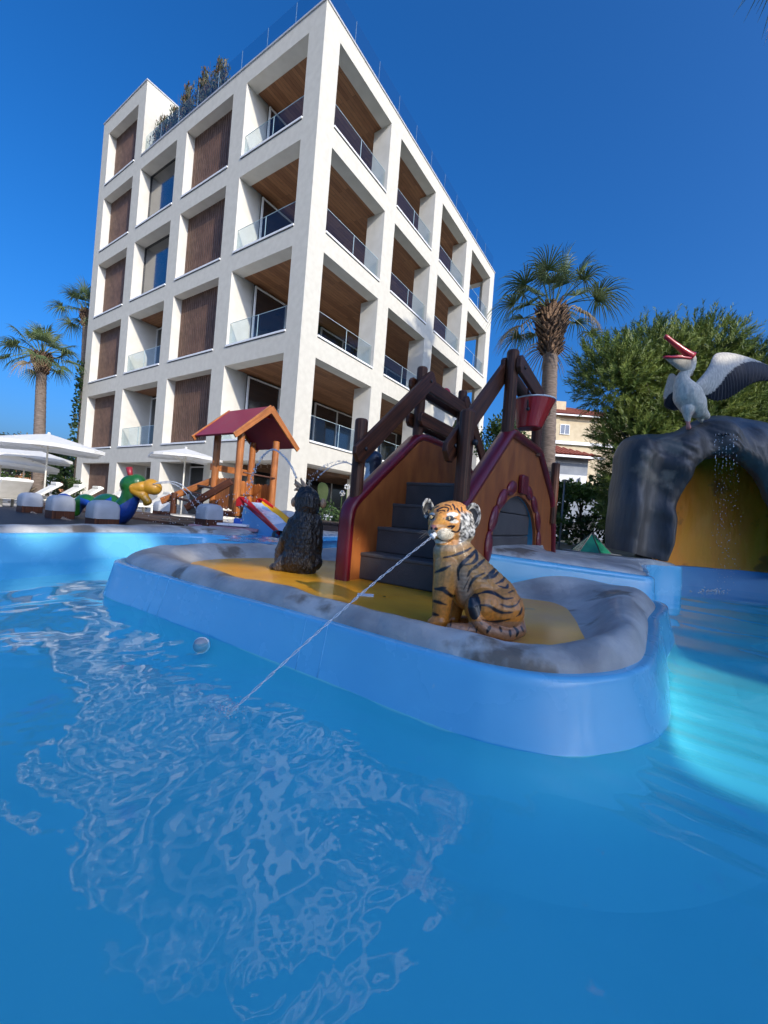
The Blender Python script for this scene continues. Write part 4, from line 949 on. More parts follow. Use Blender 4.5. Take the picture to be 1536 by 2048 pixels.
def tiger_paint(co):
    q = sub_px(co); n = len(co); c = np.empty((n, 3))
    nz = np.array([fbm(p, 26, 3) for p in co]); nf = np.array([fbm((p[0]*70+p[2]*60, p[1]*60, p[2]*55-p[0]*20), 1.0, 3) for p in co])
    t = np.clip((q[:, 1]-1090)/150, 0, 1)[:, None]
    c[:] = np.array(O2_)*(1-t)+np.array(O1)*t
    bel = np.clip(1.1-((q[:, 0]-925-(q[:, 1]-1150)*.12)/20)**2-((q[:, 1]-1170)/46)**2, 0, 1)[:, None]*.7; c = c*(1-bel)+np.array(GRY)*bel
    tailm = (q[:, 1] > 1243) & (q[:, 0] > 895) & (co[:, 1] < TD-.09); c[tailm] = (.42, .20, .095)
    che = np.clip((1110-q[:, 1]-.25*(q[:, 0]-870))/14, 0, 1)[:, None]; c = c*(1-che)+np.array((.36, .30, .20))*che
    for L, w_ in STR:
        L = spline(np.array(L), 5*(len(L)-1)+1); S_ = len(L)-1
        for k in range(S_):
            d = seg_dist(q, L[k], L[k+1]); tp = 1.12-.80*abs((k+.5)/S_-.45)*1.9
            m = np.clip((w_*1.0*tp-d+nz*1.1)/1.6+.5, 0, 1)*.96; m[(q[:, 1] < 1088)] = 0; m = m[:, None]; c = c*(1-m)+np.array(BLK)*m
    c[(ell(q, (949, 1213), 13, 27) < 1) & (co[:, 1] < TD-.12)] = (.010, .011, .014)
    hd = q[:, 1] < 1090-.30*np.abs(q[:, 0]-895)*0-(q[:, 0] > 915)*(q[:, 0]-915)*.55
    h = np.empty((n, 3)); h[:] = (.70, .30, .065)
    lo = np.clip((q[:, 1]-1046)/16, 0, 1)[:, None]*.25; h = h*(1-lo)+np.array((.68, .42, .20))*lo
    che = np.clip((q[:, 0]-918-(1034-q[:, 1])*.06)/5, 0, 1)*np.clip((q[:, 1]-1020)/8, 0, 1)
    spk = np.clip(.36+.75*nf, .02, .66)[:, None]*np.array((1.0, .96, .86)); h = h*(1-che[:, None])+spk*che[:, None]
    def put_(m, col):
        nonlocal h; m = np.clip(m, 0, 1)[:, None]; h = h*(1-m)+np.array(col)*m
    def E(c_, rx, ry, col, soft=3.0):
        cc = (820+c_[0]/9.6, 980+c_[1]/9.6); put_((1-ell(q, cc, rx/9.6, ry/9.6))*soft, col)
    E((850, 605), 95, 40, (.75, .70, .58)); E((815, 470), 120, 48, (.78, .75, .68)); E((425, 458), 60, 26, (.70, .68, .62)); E((430, 560), 70, 30, (.30, .26, .22))
    E((680, 845), 185, 125, (.70, .60, .42)); E((420, 830), 90, 90, (.34, .31, .27)); E((560, 985), 190, 45, (.62, .56, .44)); E((560, 690), 140, 30, (.66, .40, .20))
    E((600, 575), 110, 90, (.74, .34, .06), 1.5)
    for L, w_ in HST:
        L = spline(np.array(L), 4*(len(L)-1)+1)
        for k in range(len(L)-1):
            d = seg_dist(q, np.array(L[k]), np.array(L[k+1])); put_((w_*.85-d+nz*.6)/.9+.5, BLK)
    E((768, 545), 95, 55, BLK, 6); E((408, 520), 62, 52, BLK, 6)
    for a, b in (((840, 540), (885, 548)), ((690, 570), (712, 560))):
        d = seg_dist(q, np.array(zh_([a])[0]), np.array(zh_([b])[0])); put_((1.2-d)/.6+.5, BLK)
    E((450, 705), 68, 42, (.42, .17, .14), 4); E((500, 745), 42, 30, BLK, 5); E((415, 735), 25, 30, BLK, 5)
    for L, w_ in (([(460,780),(462,830)],10), ([(520,925),(620,972),(740,985),(835,925)],15), ([(600, 700),(590,690)],5)):
        L = zh_(L)
        for k in range(len(L)-1): put_((w_/9.6*.6-seg_dist(q, np.array(L[k]), np.array(L[k+1])))/.5+.5, BLK)
    wl = (ell(q, (820+690/9.6, 980+850/9.6), 15, 10) < 1) & (np.abs(((q[:, 1]*1.0+q[:, 0]*.30) % 2.6)-1.3) < .33) & (nz > -.1); h[wl] *= .35
    c[hd] = h[hd]
    edge = np.clip(np.array([fbm(p, 90, 2) for p in co])*.25+1, .7, 1.2)[:, None]
    return np.clip(c*edge, 0, .85)
TIGERM = mat('painted_tiger', (1, 1, 1), .30, scale=60, contrast=(.3, .7), bump=.18, bscale=190, coat=.30, vcol='paint', bdist=.003)
blob('body', caps_, tiger, TIGERM, .0034, 5, tiger_paint)
FURG = mat('ear_fur', (.02, .02, .022), .6, (.52, .50, .45), scale=70, contrast=(.42, .60), bump=.4, bscale=160, stretch=(1, 1, .5))
EARIN = mat('ear_inner', (.010, .010, .011), .5, (.03, .03, .032), scale=60)
def ear(c, rx, rz, dd, tilt, yaw):
    O = TP(c[0], c[1], dd); a = Vector((math.cos(tilt)*math.cos(yaw), math.sin(yaw), -math.sin(tilt)*math.cos(yaw))).normalized(); b = Vector((math.sin(tilt), 0, math.cos(tilt))); n = a.cross(b).normalized()
    if n.y > 0: n = -n
    mb = MB(); rows = []
    for f, dp in ((.05, .25), (.35, .22), (.58, .10), (.74, -.10), (.88, -.22), (1.0, -.14), (.97, .12), (.75, .42), (.4, .62), (.05, .68)):
        rows.append([O+a*(math.cos(t)*rx*q_*f)+b*(math.sin(t)*rz*q_*f*(1 if math.sin(t) > 0 else .92))-n*(dp*rx*q_)+n*(fbm((math.cos(t)*3, math.sin(t)*3, f*4), 3, 2)*.0015) for t in np.linspace(0, 2*math.pi, 32, endpoint=False)])
    mb.grid(rows, closed_v=True); e = mb.build('ear', FURG, tiger, smooth=True)
    m1 = MB(); m1.grid([[O+a*(math.cos(t)*rx*q_*f)+b*(math.sin(t)*rz*q_*f)-n*(dp*rx*q_) for t in np.linspace(0, 2*math.pi, 24, endpoint=False)] for f, dp in ((.02, .20), (.3, .17), (.52, .08), (.62, .0))], closed_v=True); m1.build('ear_hollow', EARIN, e, smooth=True)
ear((944, 1034), 17, 28, -.045, .06, .12); ear((855.5, 1018), 12.5, 22, .0, -.12, .15)
for c_, r_, dd in (((898.5, 1036.5), 8.2, -.100), ((863.5, 1034), 6.8, -.078)):
    O = TP(c_[0], c_[1], dd); d = (Vector((0, 0, ZC))-O).normalized(); d = (d+Vector((-.35, 0, 0))).normalized(); x = ZV.cross(d).normalized(); y = d.cross(x)
    mb = MB(); mb.ball(O, (r_*q_*.75, r_*q_*.62, r_*q_*.5), 16, 10, (x, y, d)); e = mb.build('eye', mat('eye_black', (.006, .006, .007), .08, (.008, .008, .009), coat=.8), tiger, smooth=True)
    mb = MB(); mb.lathe([(.001, .002), (r_*q_*.46, .0004)], O+d*r_*q_*.5, 16, (x, y, d)); mb.build('iris', mat('eye_amber', (.60, .40, .16), .2, (.75, .55, .28), scale=80), e, smooth=True)
    mb = MB(); mb.lathe([(.0003, .0028), (r_*q_*.17, .0015)], O+d*r_*q_*.5, 12, (x, y, d)); mb.build('pupil', BLACK, e, smooth=True)
NZ_ = TP(867, 1071, -.10); jd = (JET-NZ_).normalized()
mb = MB(); mb.tube([NZ_-jd*.012+ZV*.0, NZ_+jd*.010], [.011, .010], 14); mb.tube([NZ_+jd*.004, NZ_+jd*.012], [.0145, .0135], 14); mb.build('spout', WHITE, tiger, smooth=True)
GREYF = mat('grey_filament', (.16, .15, .13), .6, (.24, .22, .2))
mb = MB()
for k in range(6):
    p0 = TP(862+k % 3, 1064+k*.9, -.07); p1 = TP(838+prng.uniform(-4, 4), 1066+k*3.2, -.10); mid_ = p0.lerp(p1, .5)+ZV*.010; mb.tube([p0, mid_, p1], [.0005, .0004, .0002], 4)
mb.build('whiskers', GREYF, tiger)

# ================================================================== MONKEY seen from behind
MD = 3.24; qm = MD/F_PX
def MP(px, py, dd=0.0): return U(px, py, MD+dd)
monkey = thing('monkey_statue', 'dark furry monkey statue seen from behind with tan leaf crest, seated on the yellow floor', 'statue', Vector((MP(600, 1135).x, MD, .2)))
M = lambda a, ra, b, rb, da=0., db=None: (MP(a[0], a[1], da), ra*qm, MP(b[0], b[1], da if db is None else db), rb*qm)
mc = [M((610, 1045), 27, (606, 1080), 33), M((606, 1080), 33, (602, 1112), 36), M((600, 1118), 37, (605, 1128), 32), M((615, 1010), 26, (614, 1000), 25), M((614, 1000), 25, (612, 990), 19), M((612, 1020), 20, (611, 1045), 26),
      M((592, 1050), 19, (576, 1078), 16), M((576, 1078), 16, (563, 1103), 13, 0, .05), M((563, 1103), 13, (558, 1130), 10, .05, .06), M((630, 1045), 15, (632, 1085), 14), M((632, 1085), 14, (630, 1118), 13, 0, .1),
      M((575, 1124), 20, (560, 1133), 13, -.02), M((560, 1134), 11, (546, 1134), 7, .02), M((628, 1124), 17, (622, 1134), 12, .0)]
def monkey_paint(co):
    q = sub_px(co); c = np.empty((len(co), 3)); c[:] = (.0045, .004, .0042)
    n = np.array([fbm(p, 9, 3) for p in co]); low = np.clip((q[:, 1]-1085)/50, 0, 1)*np.clip(n+.45, 0, 1)
    c = c*(1-low[:, None])+np.array((.022, .013, .010))*low[:, None]
    pale = np.clip(n*1.7-.6, 0, 1)*np.clip((q[:, 1]-1100)/30, 0, 1); c = c*(1-pale[:, None])+np.array((.22, .19, .14))*pale[:, None]
    c[q[:, 0] < 562] = (.11, .09, .07)
    return c
FUR = mat('painted_fur', (1, 1, 1), .30, scale=40, vcol='paint', bump=1.0, bscale=48, stretch=(1.8, 1.8, .5), coat=.45, bdist=.03)
blob('body', mc, monkey, FUR, .0055, 2, monkey_paint, noise_fn=lambda p: .007*fbm((p[0]*60, p[1]*60, p[2]*22), 1, 4))
TAN = mat('tan_moulding', (.30, .20, .12), .5, (.42, .29, .18), scale=16, bump=.2, bscale=60)
for (a, b, c_) in ((588.5, 1004, 10), (646, 1007, 9)):
    mb = MB(); mb.ball(MP(a, b, -.0), (6.5*qm, 9*qm, 10*qm), 14, 9); mb.build('ear', TAN, monkey, smooth=True)
for pts, r_ in (([(611,984),(600,972),(592,964),(591,958)],5), ([(611,983),(598,974),(588,967)],5.5), ([(611,986),(597,978),(588,981)],5.5), ([(614,982),(608,970),(603,961),(602,955)],4.5), ([(609,990),(598,986),(592,990)],5), ([(617,980),(612,972),(606,966)],4)):
    mb = MB(); P = [MP(x, y, .02*math.sin(x)) for x, y in pts]; P = [Vector(v) for v in spline(np.array(P), 9)]; mb.tube(P, [r_*qm*(1-(i/8)**2*.9) for i in range(9)], 8); mb.build('leaf_crest', TAN, monkey, smooth=True)

# ================================================================== PELICAN on the grotto
PD = 5.40; qp = PD/F_PX
def PP(zx, zy, dd=0.0): return U(1320+zx/7.11, 640+zy/7.11, PD+dd)
pel = thing('pelican_statue', 'white pelican statue with black wing tips and open red beak standing on the rock grotto', 'statue', PP(400, 1490))
Pc = lambda a, ra, b, rb, da=0., db=None: (PP(a[0], a[1], da), ra/7.11*qp, PP(b[0], b[1], da if db is None else db), rb/7.11*qp)
pc = [Pc((452,545),52,(462,560),50), Pc((465,600),48,(440,680),55), Pc((430,690),60,(350,770),72), Pc((350,770),72,(310,850),88), Pc((310,860),90,(330,950),125), Pc((340,960),130,(395,1080),182), Pc((395,1080),182,(460,1190),170), Pc((460,1190),170,(540,1290),110), Pc((540,1290),105,(660,1370),48,0,.05),
      Pc((400,1270),85,(390,1370),48,-.05), Pc((390,1370),46,(400,1470),24,-.05), Pc((560,1290),80,(570,1380),48,.05), Pc((570,1380),46,(590,1440),26,.05), Pc((400,1480),22,(405,1530),34,-.06)]
def pel_paint(co):
    q = sub_px(co); c = np.empty((len(co), 3)); c[:] = (.66, .60, .48)
    n = np.array([fbm((p[0]*20, p[1]*20, p[2]*9), 1, 3) for p in co]); c *= (1+.12*n)[:, None]
    c[(q[:, 1] > 640+1440/7.11) & (q[:, 0] < 1385)] = (.55, .22, .17)
    pk = np.clip(1-ell(q, (1320+480/7.11, 640+1330/7.11), 9, 6), 0, 1)[:, None]*.5; c = c*(1-pk)+np.array((.5, .27, .20))*pk
    e_ = ell(q, (1320+455/7.11, 640+490/7.11), 1.6, 1.0) < 1; c[e_] = (.02, .02, .02)
    return c
FEATH = mat('painted_feathers', (1, 1, 1), .65, scale=30, vcol='paint', bump=.5, bscale=40, stretch=(1.4, 1.4, .6), bdist=.012)
blob('body', pc, pel, FEATH, .010, 4, pel_paint)
BEAK = mat('beak_red', (.36, .014, .024), .35, (.44, .03, .04), scale=12, coat=.25)
mb = MB(); P = [Vector(v) for v in spline(np.array([PP(455, 520, -.01), PP(340, 440, -.02), PP(200, 330, -.03), PP(95, 245, -.04), PP(62, 228, -.04)]), 12)]
mb.tube(P, [.062, .052, .046, .041, .037, .033, .030, .029, .029, .028, .024, .012], 10); mb.build('upper_beak', BEAK, pel, smooth=True)
mb = MB(); rim0 = [Vector(v) for v in spline(np.array([PP(440, 545, -.09), PP(300, 528, -.10), PP(150, 530, -.08), PP(58, 530, -.03)]), 12)]; rim1 = [Vector(v) for v in spline(np.array([PP(440, 530, .09), PP(300, 515, .10), PP(150, 522, .07), PP(58, 530, -.02)]), 12)]
dpt = [.19, .24, .25, .235, .21, .18, .15, .115, .085, .055, .03, .01]
mb.grid([[a.lerp(b, t)-ZV*(math.sin(math.pi*t)**.7*dp)+Vector((dp*.25*math.sin(math.pi*t), 0, 0)) for t in np.linspace(0, 1, 11)] for a, b, dp in zip(rim0, rim1, dpt)])
mb.build('pouch', mat('pouch_cream', (.42, .36, .27), .6, (.58, .51, .40), scale=5, stretch=(6, 6, 1), bump=.3, bscale=20), pel, smooth=True)
mb = MB(); mb.tube(rim0, .017, 8); mb.tube(rim1, .017, 8); mb.build('lower_beak', BEAK, pel, smooth=True)
def wing(name, lead, trail, dl, dt, split, ncol):
    """curved feathered wing: lead and trailing edges in zoom pixels, split = share that is white across the chord"""
    Ln = spline(np.array([PP(a, b, d) for (a, b), d in zip(lead, dl)]), ncol); Tn = spline(np.array([PP(a, b, d) for (a, b), d in zip(trail, dt)]), ncol)
    sp = np.interp(np.linspace(0, 1, ncol), np.linspace(0, 1, len(split)), split); nr = 40
    V = []; Cc = []
    for sgn in (1, -1):
        for i in range(ncol):
            fe = math.sin(i*2*math.pi/4.0)
            for j in range(nr):
                t = j/(nr-1); p = Ln[i]+(Tn[i]-Ln[i])*t; chord = np.linalg.norm(Tn[i]-Ln[i])
                th = .034*(1-t)**.8*math.sin(min(1, t*8)*math.pi/2)+.004
                camb = -.10*chord*math.sin(math.pi*t)
                s_ = sp[i]+.025*abs(math.sin(i*math.pi/3.0)); dark = t > s_
                rel = (.010*math.sin(i*math.pi/1.5) if dark else .004*math.sin(i*1.7+t*30))*(.4+t)
                edge = .02*abs(math.sin(i*math.pi/3.0)) if j == nr-1 else 0
                V.append(p+np.array([0, camb+sgn*th+rel, edge]))
                Cc.append((.012, .016, .028) if dark else np.array((.56, .52, .44))*(1+.10*math.sin(i*2.3+t*17)))
    V = np.array(V); idx = np.arange(2*ncol*nr).reshape(2, ncol, nr); F = []
    for s in (0, 1):
        a, b, c_, d = idx[s, :-1, :-1], idx[s, 1:, :-1], idx[s, 1:, 1:], idx[s, :-1, 1:]; q = np.stack([a, b, c_, d] if s else [a, d, c_, b], -1).reshape(-1, 4); F.append(q)
    for e0, e1 in ((idx[0, :, 0], idx[1, :, 0]), (idx[0, :, -1], idx[1, :, -1]), (idx[0, 0, :], idx[1, 0, :]), (idx[0, -1, :], idx[1, -1, :])):
        F.append(np.stack([e0[:-1], e0[1:], e1[1:], e1[:-1]], -1))
    o = np_mesh(name, V, np.concatenate(F), FEATH, pel, smooth=True); ca = o.data.color_attributes.new('paint', 'FLOAT_COLOR', 'POINT')
    cc = np.ones((len(V), 4)); cc[:, :3] = np.array(Cc); ca.data.foreach_set('color', cc.astype(np.float32).ravel()); return o
wing('wing', [(470,930),(610,780),(700,650),(755,520),(830,468),(1000,468),(1220,520),(1420,600),(1600,700),(1760,830),(1850,960)], [(560,1010),(645,1090),(760,1155),(920,1145),(1050,1085),(1170,1000),(1290,920),(1430,875),(1570,880),(1720,905),(1850,975)],
     [.0,.06,.10,.14,.18,.22,.26,.28,.28,.26,.24], [.0,.04,.06,.08,.10,.12,.14,.16,.18,.20,.24], [1, .93, .68, .52, .46, .36, .22, .10, .03, .0, 0], 90)
wing('wing', [(250,860),(225,800),(180,762),(135,775),(105,850),(80,960),(62,1080)], [(330,1200),(300,1270),(230,1290),(180,1290),(120,1270),(80,1240),(58,1200)], [.05,.12,.2,.26,.3,.34,.36], [.08,.12,.2,.26,.3,.34,.36], [.9, .6, .55, .5, .48, .45, .4], 46)

# ================================================================== SERPENT
SD = 6.0; qs = SD/F_PX
def SPt(px, py, dd=0.0): return U(px, py, SD+dd)
ser = thing('serpent_statue', 'green and blue humped serpent statue with yellow beak and red crest on the boardwalk', 'statue', SPt(230, 1040))
def Cs(a, ra, b, rb, da=0., db=None): return (SPt(a[0], a[1], da), ra*qs, SPt(b[0], b[1], da if db is None else db), rb*qs)
def chain(pts):
    P = spline(np.array([(x, y, r, d) for x, y, r, d in pts]), 26); return [Cs((a[0], a[1]), a[2], (b[0], b[1]), b[2], a[3], b[3]) for a, b in zip(P[:-1], P[1:])]
sc = chain([(266,972,19,0),(264,985,18,0),(258,1002,18,0),(247,1020,21,0),(232,1034,21,.05),(214,1038,18,.12)])
sc += chain([(238,1016,13,.15),(225,1003,14,.2),(208,1002,15,.3),(194,1012,14,.35),(188,1030,12,.4)])
sc += chain([(189,1012,9,.45),(180,1003,13,.5),(168,1001,14,.55),(157,1010,13,.6),(150,1022,12,.65)]); sc += chain([(154,1012,9,.6),(140,1018,10,.7),(138,1006,10,.75),(128,999,14,.8),(116,1004,11,.85),(110,1020,8,.9)])
sc += [Cs((262,970),20,(274,966),18)]
GRN, BLU = (.012, .105, .018), (.010, .055, .30)
def ser_paint(co):
    q = sub_px(co); c = np.empty((len(co), 3)); c[:] = GRN
    n = np.array([fbm(p, 5, 2) for p in co])
    blue = ((q[:, 0] > 222) & (q[:, 1] > 1004-(q[:, 0]-250)*.55+n*2)) | ((q[:, 0] < 223) & (q[:, 0] > 186) & (q[:, 1] > 1002+(205-q[:, 0])*.5)) | ((q[:, 0] <= 186) & (q[:, 0] > 160) & (q[:, 1] > 1000+(q[:, 0]-175)*.35)) | ((q[:, 0] < 142) & (q[:, 1] < 1006))
    c[blue] = BLU; return c*(1+.15*n)[:, None]
SERM = mat('painted_serpent', (1, 1, 1), .35, scale=20, vcol='paint', coat=.35, bump=.08, bscale=30)
blob('body', sc, ser, SERM, .012, 4, ser_paint)
BKY = mat('beak_yellow', (.50, .24, .015), .35, (.60, .31, .03), scale=8, coat=.3)
bc_ = [Cs((268,976),9,(284,974),11,-.10), Cs((284,974),11,(302,974),14,-.08,-.05), Cs((302,973),15.5,(309,976),14,-.05), Cs((270,980),10,(285,990),9,-.09), Cs((285,990),9,(296,1003),7,-.08), Cs((296,1003),7.5,(292,1006),6,-.07), Cs((284,974),9,(300,974),12,.06)]
blob('beak', bc_, ser, BKY, .010, 3)
mb = MB(); mb.tube([SPt(262, 956, 0), SPt(260, 946, 0), SPt(258, 935, 0)], [.030, .036, .045], 12); mb.build('crest', mat('crest_red', (.26, .012, .02), .4, (.32, .02, .03), scale=8, coat=.2), ser, smooth=True)

# ================================================================== DARK BLUE BIRD behind the frame
BD = 4.7
def BP(px, py, dd=0.0): return U(px, py, BD+dd)
qb = BD/F_PX
bird = thing('toucan_statue', 'dark blue bird statue with pale breast half hidden behind the climbing frame, spouting water', 'statue', BP(765, 1060))
Bc = lambda a, ra, b, rb, da=0., db=None: (BP(*a, da), ra*qb, BP(*b, da if db is None else db), rb*qb)
bcp = [Bc((748,918),17,(742,924),16), Bc((748,928),16,(744,950),15), Bc((744,950),15,(752,985),30), Bc((752,985),30,(768,1030),36), Bc((768,1030),34,(785,1075),18)]
def bird_paint(co):
    q = sub_px(co); c = np.empty((len(co), 3)); c[:] = (.010, .018, .040); c[(q[:, 0] < 739+(q[:, 1]-930)*.02) & (q[:, 1] > 926) & (q[:, 1] < 985)] = (.50, .53, .55); return c
blob('body', bcp, bird, SERM, .010, 4, bird_paint)
mb = MB(); mb.tube([Vector(v) for v in spline(np.array([BP(738, 922), BP(722, 922), BP(710, 929), BP(705, 942)]), 8)], [.055, .05, .047, .042, .036, .028, .02, .008], 10); mb.build('beak', TAN, bird, smooth=True)

# ================================================================== WATER JETS
def jet(name, pts, r0, r1, label, beads=0.0, seed=1, n=70, coil=True, arc=True):
    rg = np.random.default_rng(seed); P = [Vector(v) for v in spline(np.array(pts), n)]; m1 = MB()
    solid = int(n*(1-beads))
    if solid > 2:
        for s in range(2 if coil else 1):
            path = []; rad = []
            for i in range(solid):
                d = (P[min(i+1, n-1)]-P[max(i-1, 0)]).normalized(); x = d.cross(ZV).normalized(); y = d.cross(x); rr = r0+(r1-r0)*i/n
                ph = i*.62+s*math.pi; off = rr*.95 if coil else 0
                path.append(P[i]+(x*math.cos(ph)+y*math.sin(ph))*off); rad.append(rr*(.62 if coil else 1)*(1+.18*math.sin(i*1.3+s)))
            m1.tube(path, rad, 7)
    for i in range(max(0, solid-1) if beads else n, n):
        k = max(0, i-solid)/max(1, n-solid)
        for _ in range(1+(rg.random() < .5)):
            p = P[i]+Vector(rg.normal(0, .004+.012*k, 3)); e = rg.uniform(.55, 1.25)*(r0+(r1-r0)*i/n); m1.ball(p, (e, e, e*rg.uniform(1, 1.6)), 6, 4)
    tag(m1.build(name, WATERDROP, smooth=True), label, 'water jet', kind='stuff')
def arc(a, m_, b): return [a, m_, b]
A = NZ_+jd*.012; B_ = JET; mid1 = A.lerp(B_, .33)+ZV*.018; mid2 = A.lerp(B_, .66)+ZV*.016
jet('water_jet', [A, mid1, mid2, B_], .0034, .0036, 'twisted water jet shooting from the tiger mouth down into the pool', 0, 1, 110)
jet('water_jet', [MP(593, 957), MP(582, 932), MP(566, 911, .1), MP(546, 899, .25), MP(525, 914, .4), MP(508, 945, .55), MP(495, 985, .7), MP(486, 1035, .8)], .009, .007, 'high arching water jet falling in drops across the playhouse from the monkey crest', .45, 2, 90, False)
jet('water_jet', [BP(704, 930), BP(690, 925, -.1), BP(665, 932, -.3), BP(640, 950, -.6), BP(612, 978, -.9)], .006, .005, 'thin water jet arcing from the hidden blue bird beak over to the monkey crest', .3, 3, 60, False)
jet('water_jet', [BP(704, 929), BP(685, 923, -.1), BP(658, 928, -.3), BP(632, 945, -.5), BP(608, 968, -.8)], .005, .004, 'broken upper thread of drops beside the hidden blue bird jet', .85, 4, 60, False)
jet('water_jet', [SPt(312, 966, -.1), SPt(335, 963, -.1), SPt(358, 967, -.1), SPt(380, 984, -.1), SPt(398, 1004, -.1), SPt(415, 1022, -.1)], .009, .007, 'water jet arching from the serpent beak to the right of its mouth', .4, 5, 60, False)
jet('water_jet', [SPt(306, 968, -.15), SPt(340, 966, -.2), SPt(360, 975, -.2), SPt(378, 995, -.2), SPt(396, 1025, -.2)], .008, .006, 'second lower water jet from the serpent beak ending in white drops', .35, 6, 60, False)
m1 = MB(); rg = np.random.default_rng(9)
for k in range(190):                          # falling beads over the basin and the cave curtain
    px, py = rg.uniform(285, 520), rg.uniform(985, 1062); P = U(px, py, rg.uniform(5.4, 6.4)); e = rg.uniform(.003, .0085); m1.ball(P, (e, e, e*1.3), 6, 4)
tag(m1.build('spray', WATERDROP, smooth=True), 'loose white drops of spray in the air above the splash basin', 'spray', kind='stuff')
m1 = MB()
for k in range(90):                           # splash where the tiger jet lands
    a = rg.uniform(0, 6.283); r_ = abs(rg.normal(0, .045)); e = rg.uniform(.001, .0032); m1.ball(JET+Vector((r_*math.cos(a), r_*math.sin(a), abs(rg.normal(0, .014)))), e, 6, 4)
tag(m1.build('jet_splash', WATERDROP, smooth=True), 'small splash drops where the tiger water jet meets the pool', 'splash', kind='stuff')
m1 = MB()
for k in range(7):
    for j in range(58):
        py = 868+j*5.3+rg.uniform(-2, 2); sp_ = max(0, (py-930)/240); px = 1431+k*7.2+rg.normal(0, .7+9*sp_)
        if rg.random() < .35+.3*sp_: continue
        P = U(px, py, 5.1+rg.normal(0, .05)); e = rg.uniform(.0018, .0042)*(1+.4*(j < 12)); m1.ball(P, (e, e, e*(2.2 if j < 14 else 1.3)), 6, 4)
for k in range(60):
    P = onz(1425+rg.normal(0, 16), 1184+rg.normal(0, 1.5), .0)+ZV*abs(rg.normal(0, .02)); e = rg.uniform(.004, .010); m1.ball(P, e, 6, 4)
tag(m1.build('water_curtain', WATERDROP, smooth=True), 'curtain of drops falling past the orange cave wall from seven nozzles', 'water curtain', kind='stuff')
# ================================================================== VEGETATION
def leafmat(name, c1, c2, rough=.5, tl=.3):
    return mat(name, c1, rough, c2, scale=2.2, detail=3, contrast=(.35, .65), translucent=tl, spec=.35)
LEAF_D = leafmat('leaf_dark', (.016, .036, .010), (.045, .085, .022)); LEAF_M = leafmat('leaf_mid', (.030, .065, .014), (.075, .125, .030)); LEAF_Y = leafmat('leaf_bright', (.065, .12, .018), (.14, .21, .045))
PINE_M = leafmat('pine_needles', (.080, .130, .024), (.235, .29, .060), .5, .25); OLIVE = leafmat('olive_leaf', (.05, .065, .035), (.12, .135, .085)); PALM_G = leafmat('palm_green', (.070, .120, .040), (.17, .21, .085), .45, .25)
PALM_Y = leafmat('palm_dry', (.20, .15, .08), (.36, .29, .17), .7, .2); REDLF = leafmat('russet_leaf', (.10, .055, .025), (.17, .10, .045))
BARK = mat('bark', (.045, .033, .025), .9, (.11, .085, .065), scale=8, stretch=(1, 1, .25), bump=.8, bscale=12, bdist=.03)
PBARK = mat('palm_bark', (.10, .075, .060), .9, (.22, .17, .135), scale=5, stretch=(1, 1, 7), bump=.7, bscale=9, bdist=.02)
BOOT = mat('palm_boot', (.085, .050, .032), .85, (.26, .165, .105), scale=10, bump=.4, bscale=40)
vr = np.random.default_rng(11)
def leaf_cloud(cent, size, aspect, rg, up_bias=.3, droop=0.0, dirs=None):
    """one bent diamond leaf at every centre; returns V, F"""
    n = len(cent); d = rg.normal(0, 1, (n, 3)) if dirs is None else dirs+rg.normal(0, .35, (n, 3)); d[:, 2] -= droop; d /= np.linalg.norm(d, axis=1)[:, None]
    nr = rg.normal(0, 1, (n, 3)); nr[:, 2] += up_bias; s = np.cross(d, nr); s /= np.linalg.norm(s, axis=1)[:, None]+1e-9; nn = np.cross(s, d)
    L = (size*rg.uniform(.6, 1.3, n))[:, None]; W = L*aspect
    a = cent; b = cent+d*L*.5+s*W*.5+nn*L*.06; c = cent+d*L; e = cent+d*L*.5-s*W*.5+nn*L*.06
    V = np.stack([a, b, c, e], 1).reshape(-1, 3); F = np.arange(n*4).reshape(n, 4); return V, F
def clumps(rg, centre, rad, n_cl, cl_r, n_leaf, shell=.55, zsq=1.0):
    """clump centres spread through an uneven crown, leaves gathered round them"""
    centre = np.array(centre); rad = np.array(rad); u = rg.normal(0, 1, (n_cl, 3)); u /= np.linalg.norm(u, axis=1)[:, None]
    r = (shell+(1-shell)*rg.random(n_cl)**.6)*(1+.22*np.array([mnoise.noise(Vector(q*2.1+centre)) for q in u])); cc = centre+u*r[:, None]*rad
    k = rg.integers(0, n_cl, n_leaf); off = rg.normal(0, 1, (n_leaf, 3)); off /= np.linalg.norm(off, axis=1)[:, None]; off *= (rg.random(n_leaf)**.45)[:, None]
    return cc[k]+off*(cl_r*(.6+.8*rg.random(n_cl)))[k][:, None]*np.array([1, 1, .7]), cc
def trunk(name, p0, p1, r0, r1, parent, m, limbs=0, rg=None, crown=None, wob=.12):
    mb = MB(); p0, p1 = Vector(p0), Vector(p1); n = 8
    P = [p0.lerp(p1, i/n)+Vector((wob*math.sin(i*1.3)*.3, wob*math.cos(i*1.1)*.3, 0))*(i/n) for i in range(n+1)]; mb.tube(P, [r0+(r1-r0)*i/n for i in range(n+1)], 9)
    for k in range(limbs):
        a = P[n-1-k % 4]; b = Vector(crown[int(rg.integers(0, len(crown)))]); mb.tube([a, a.lerp(b, .5)+Vector((0, 0, -.1)), b], [r1*.8, r1*.45, r1*.12], 6)
    return mb.build(name, m, parent, smooth=True)
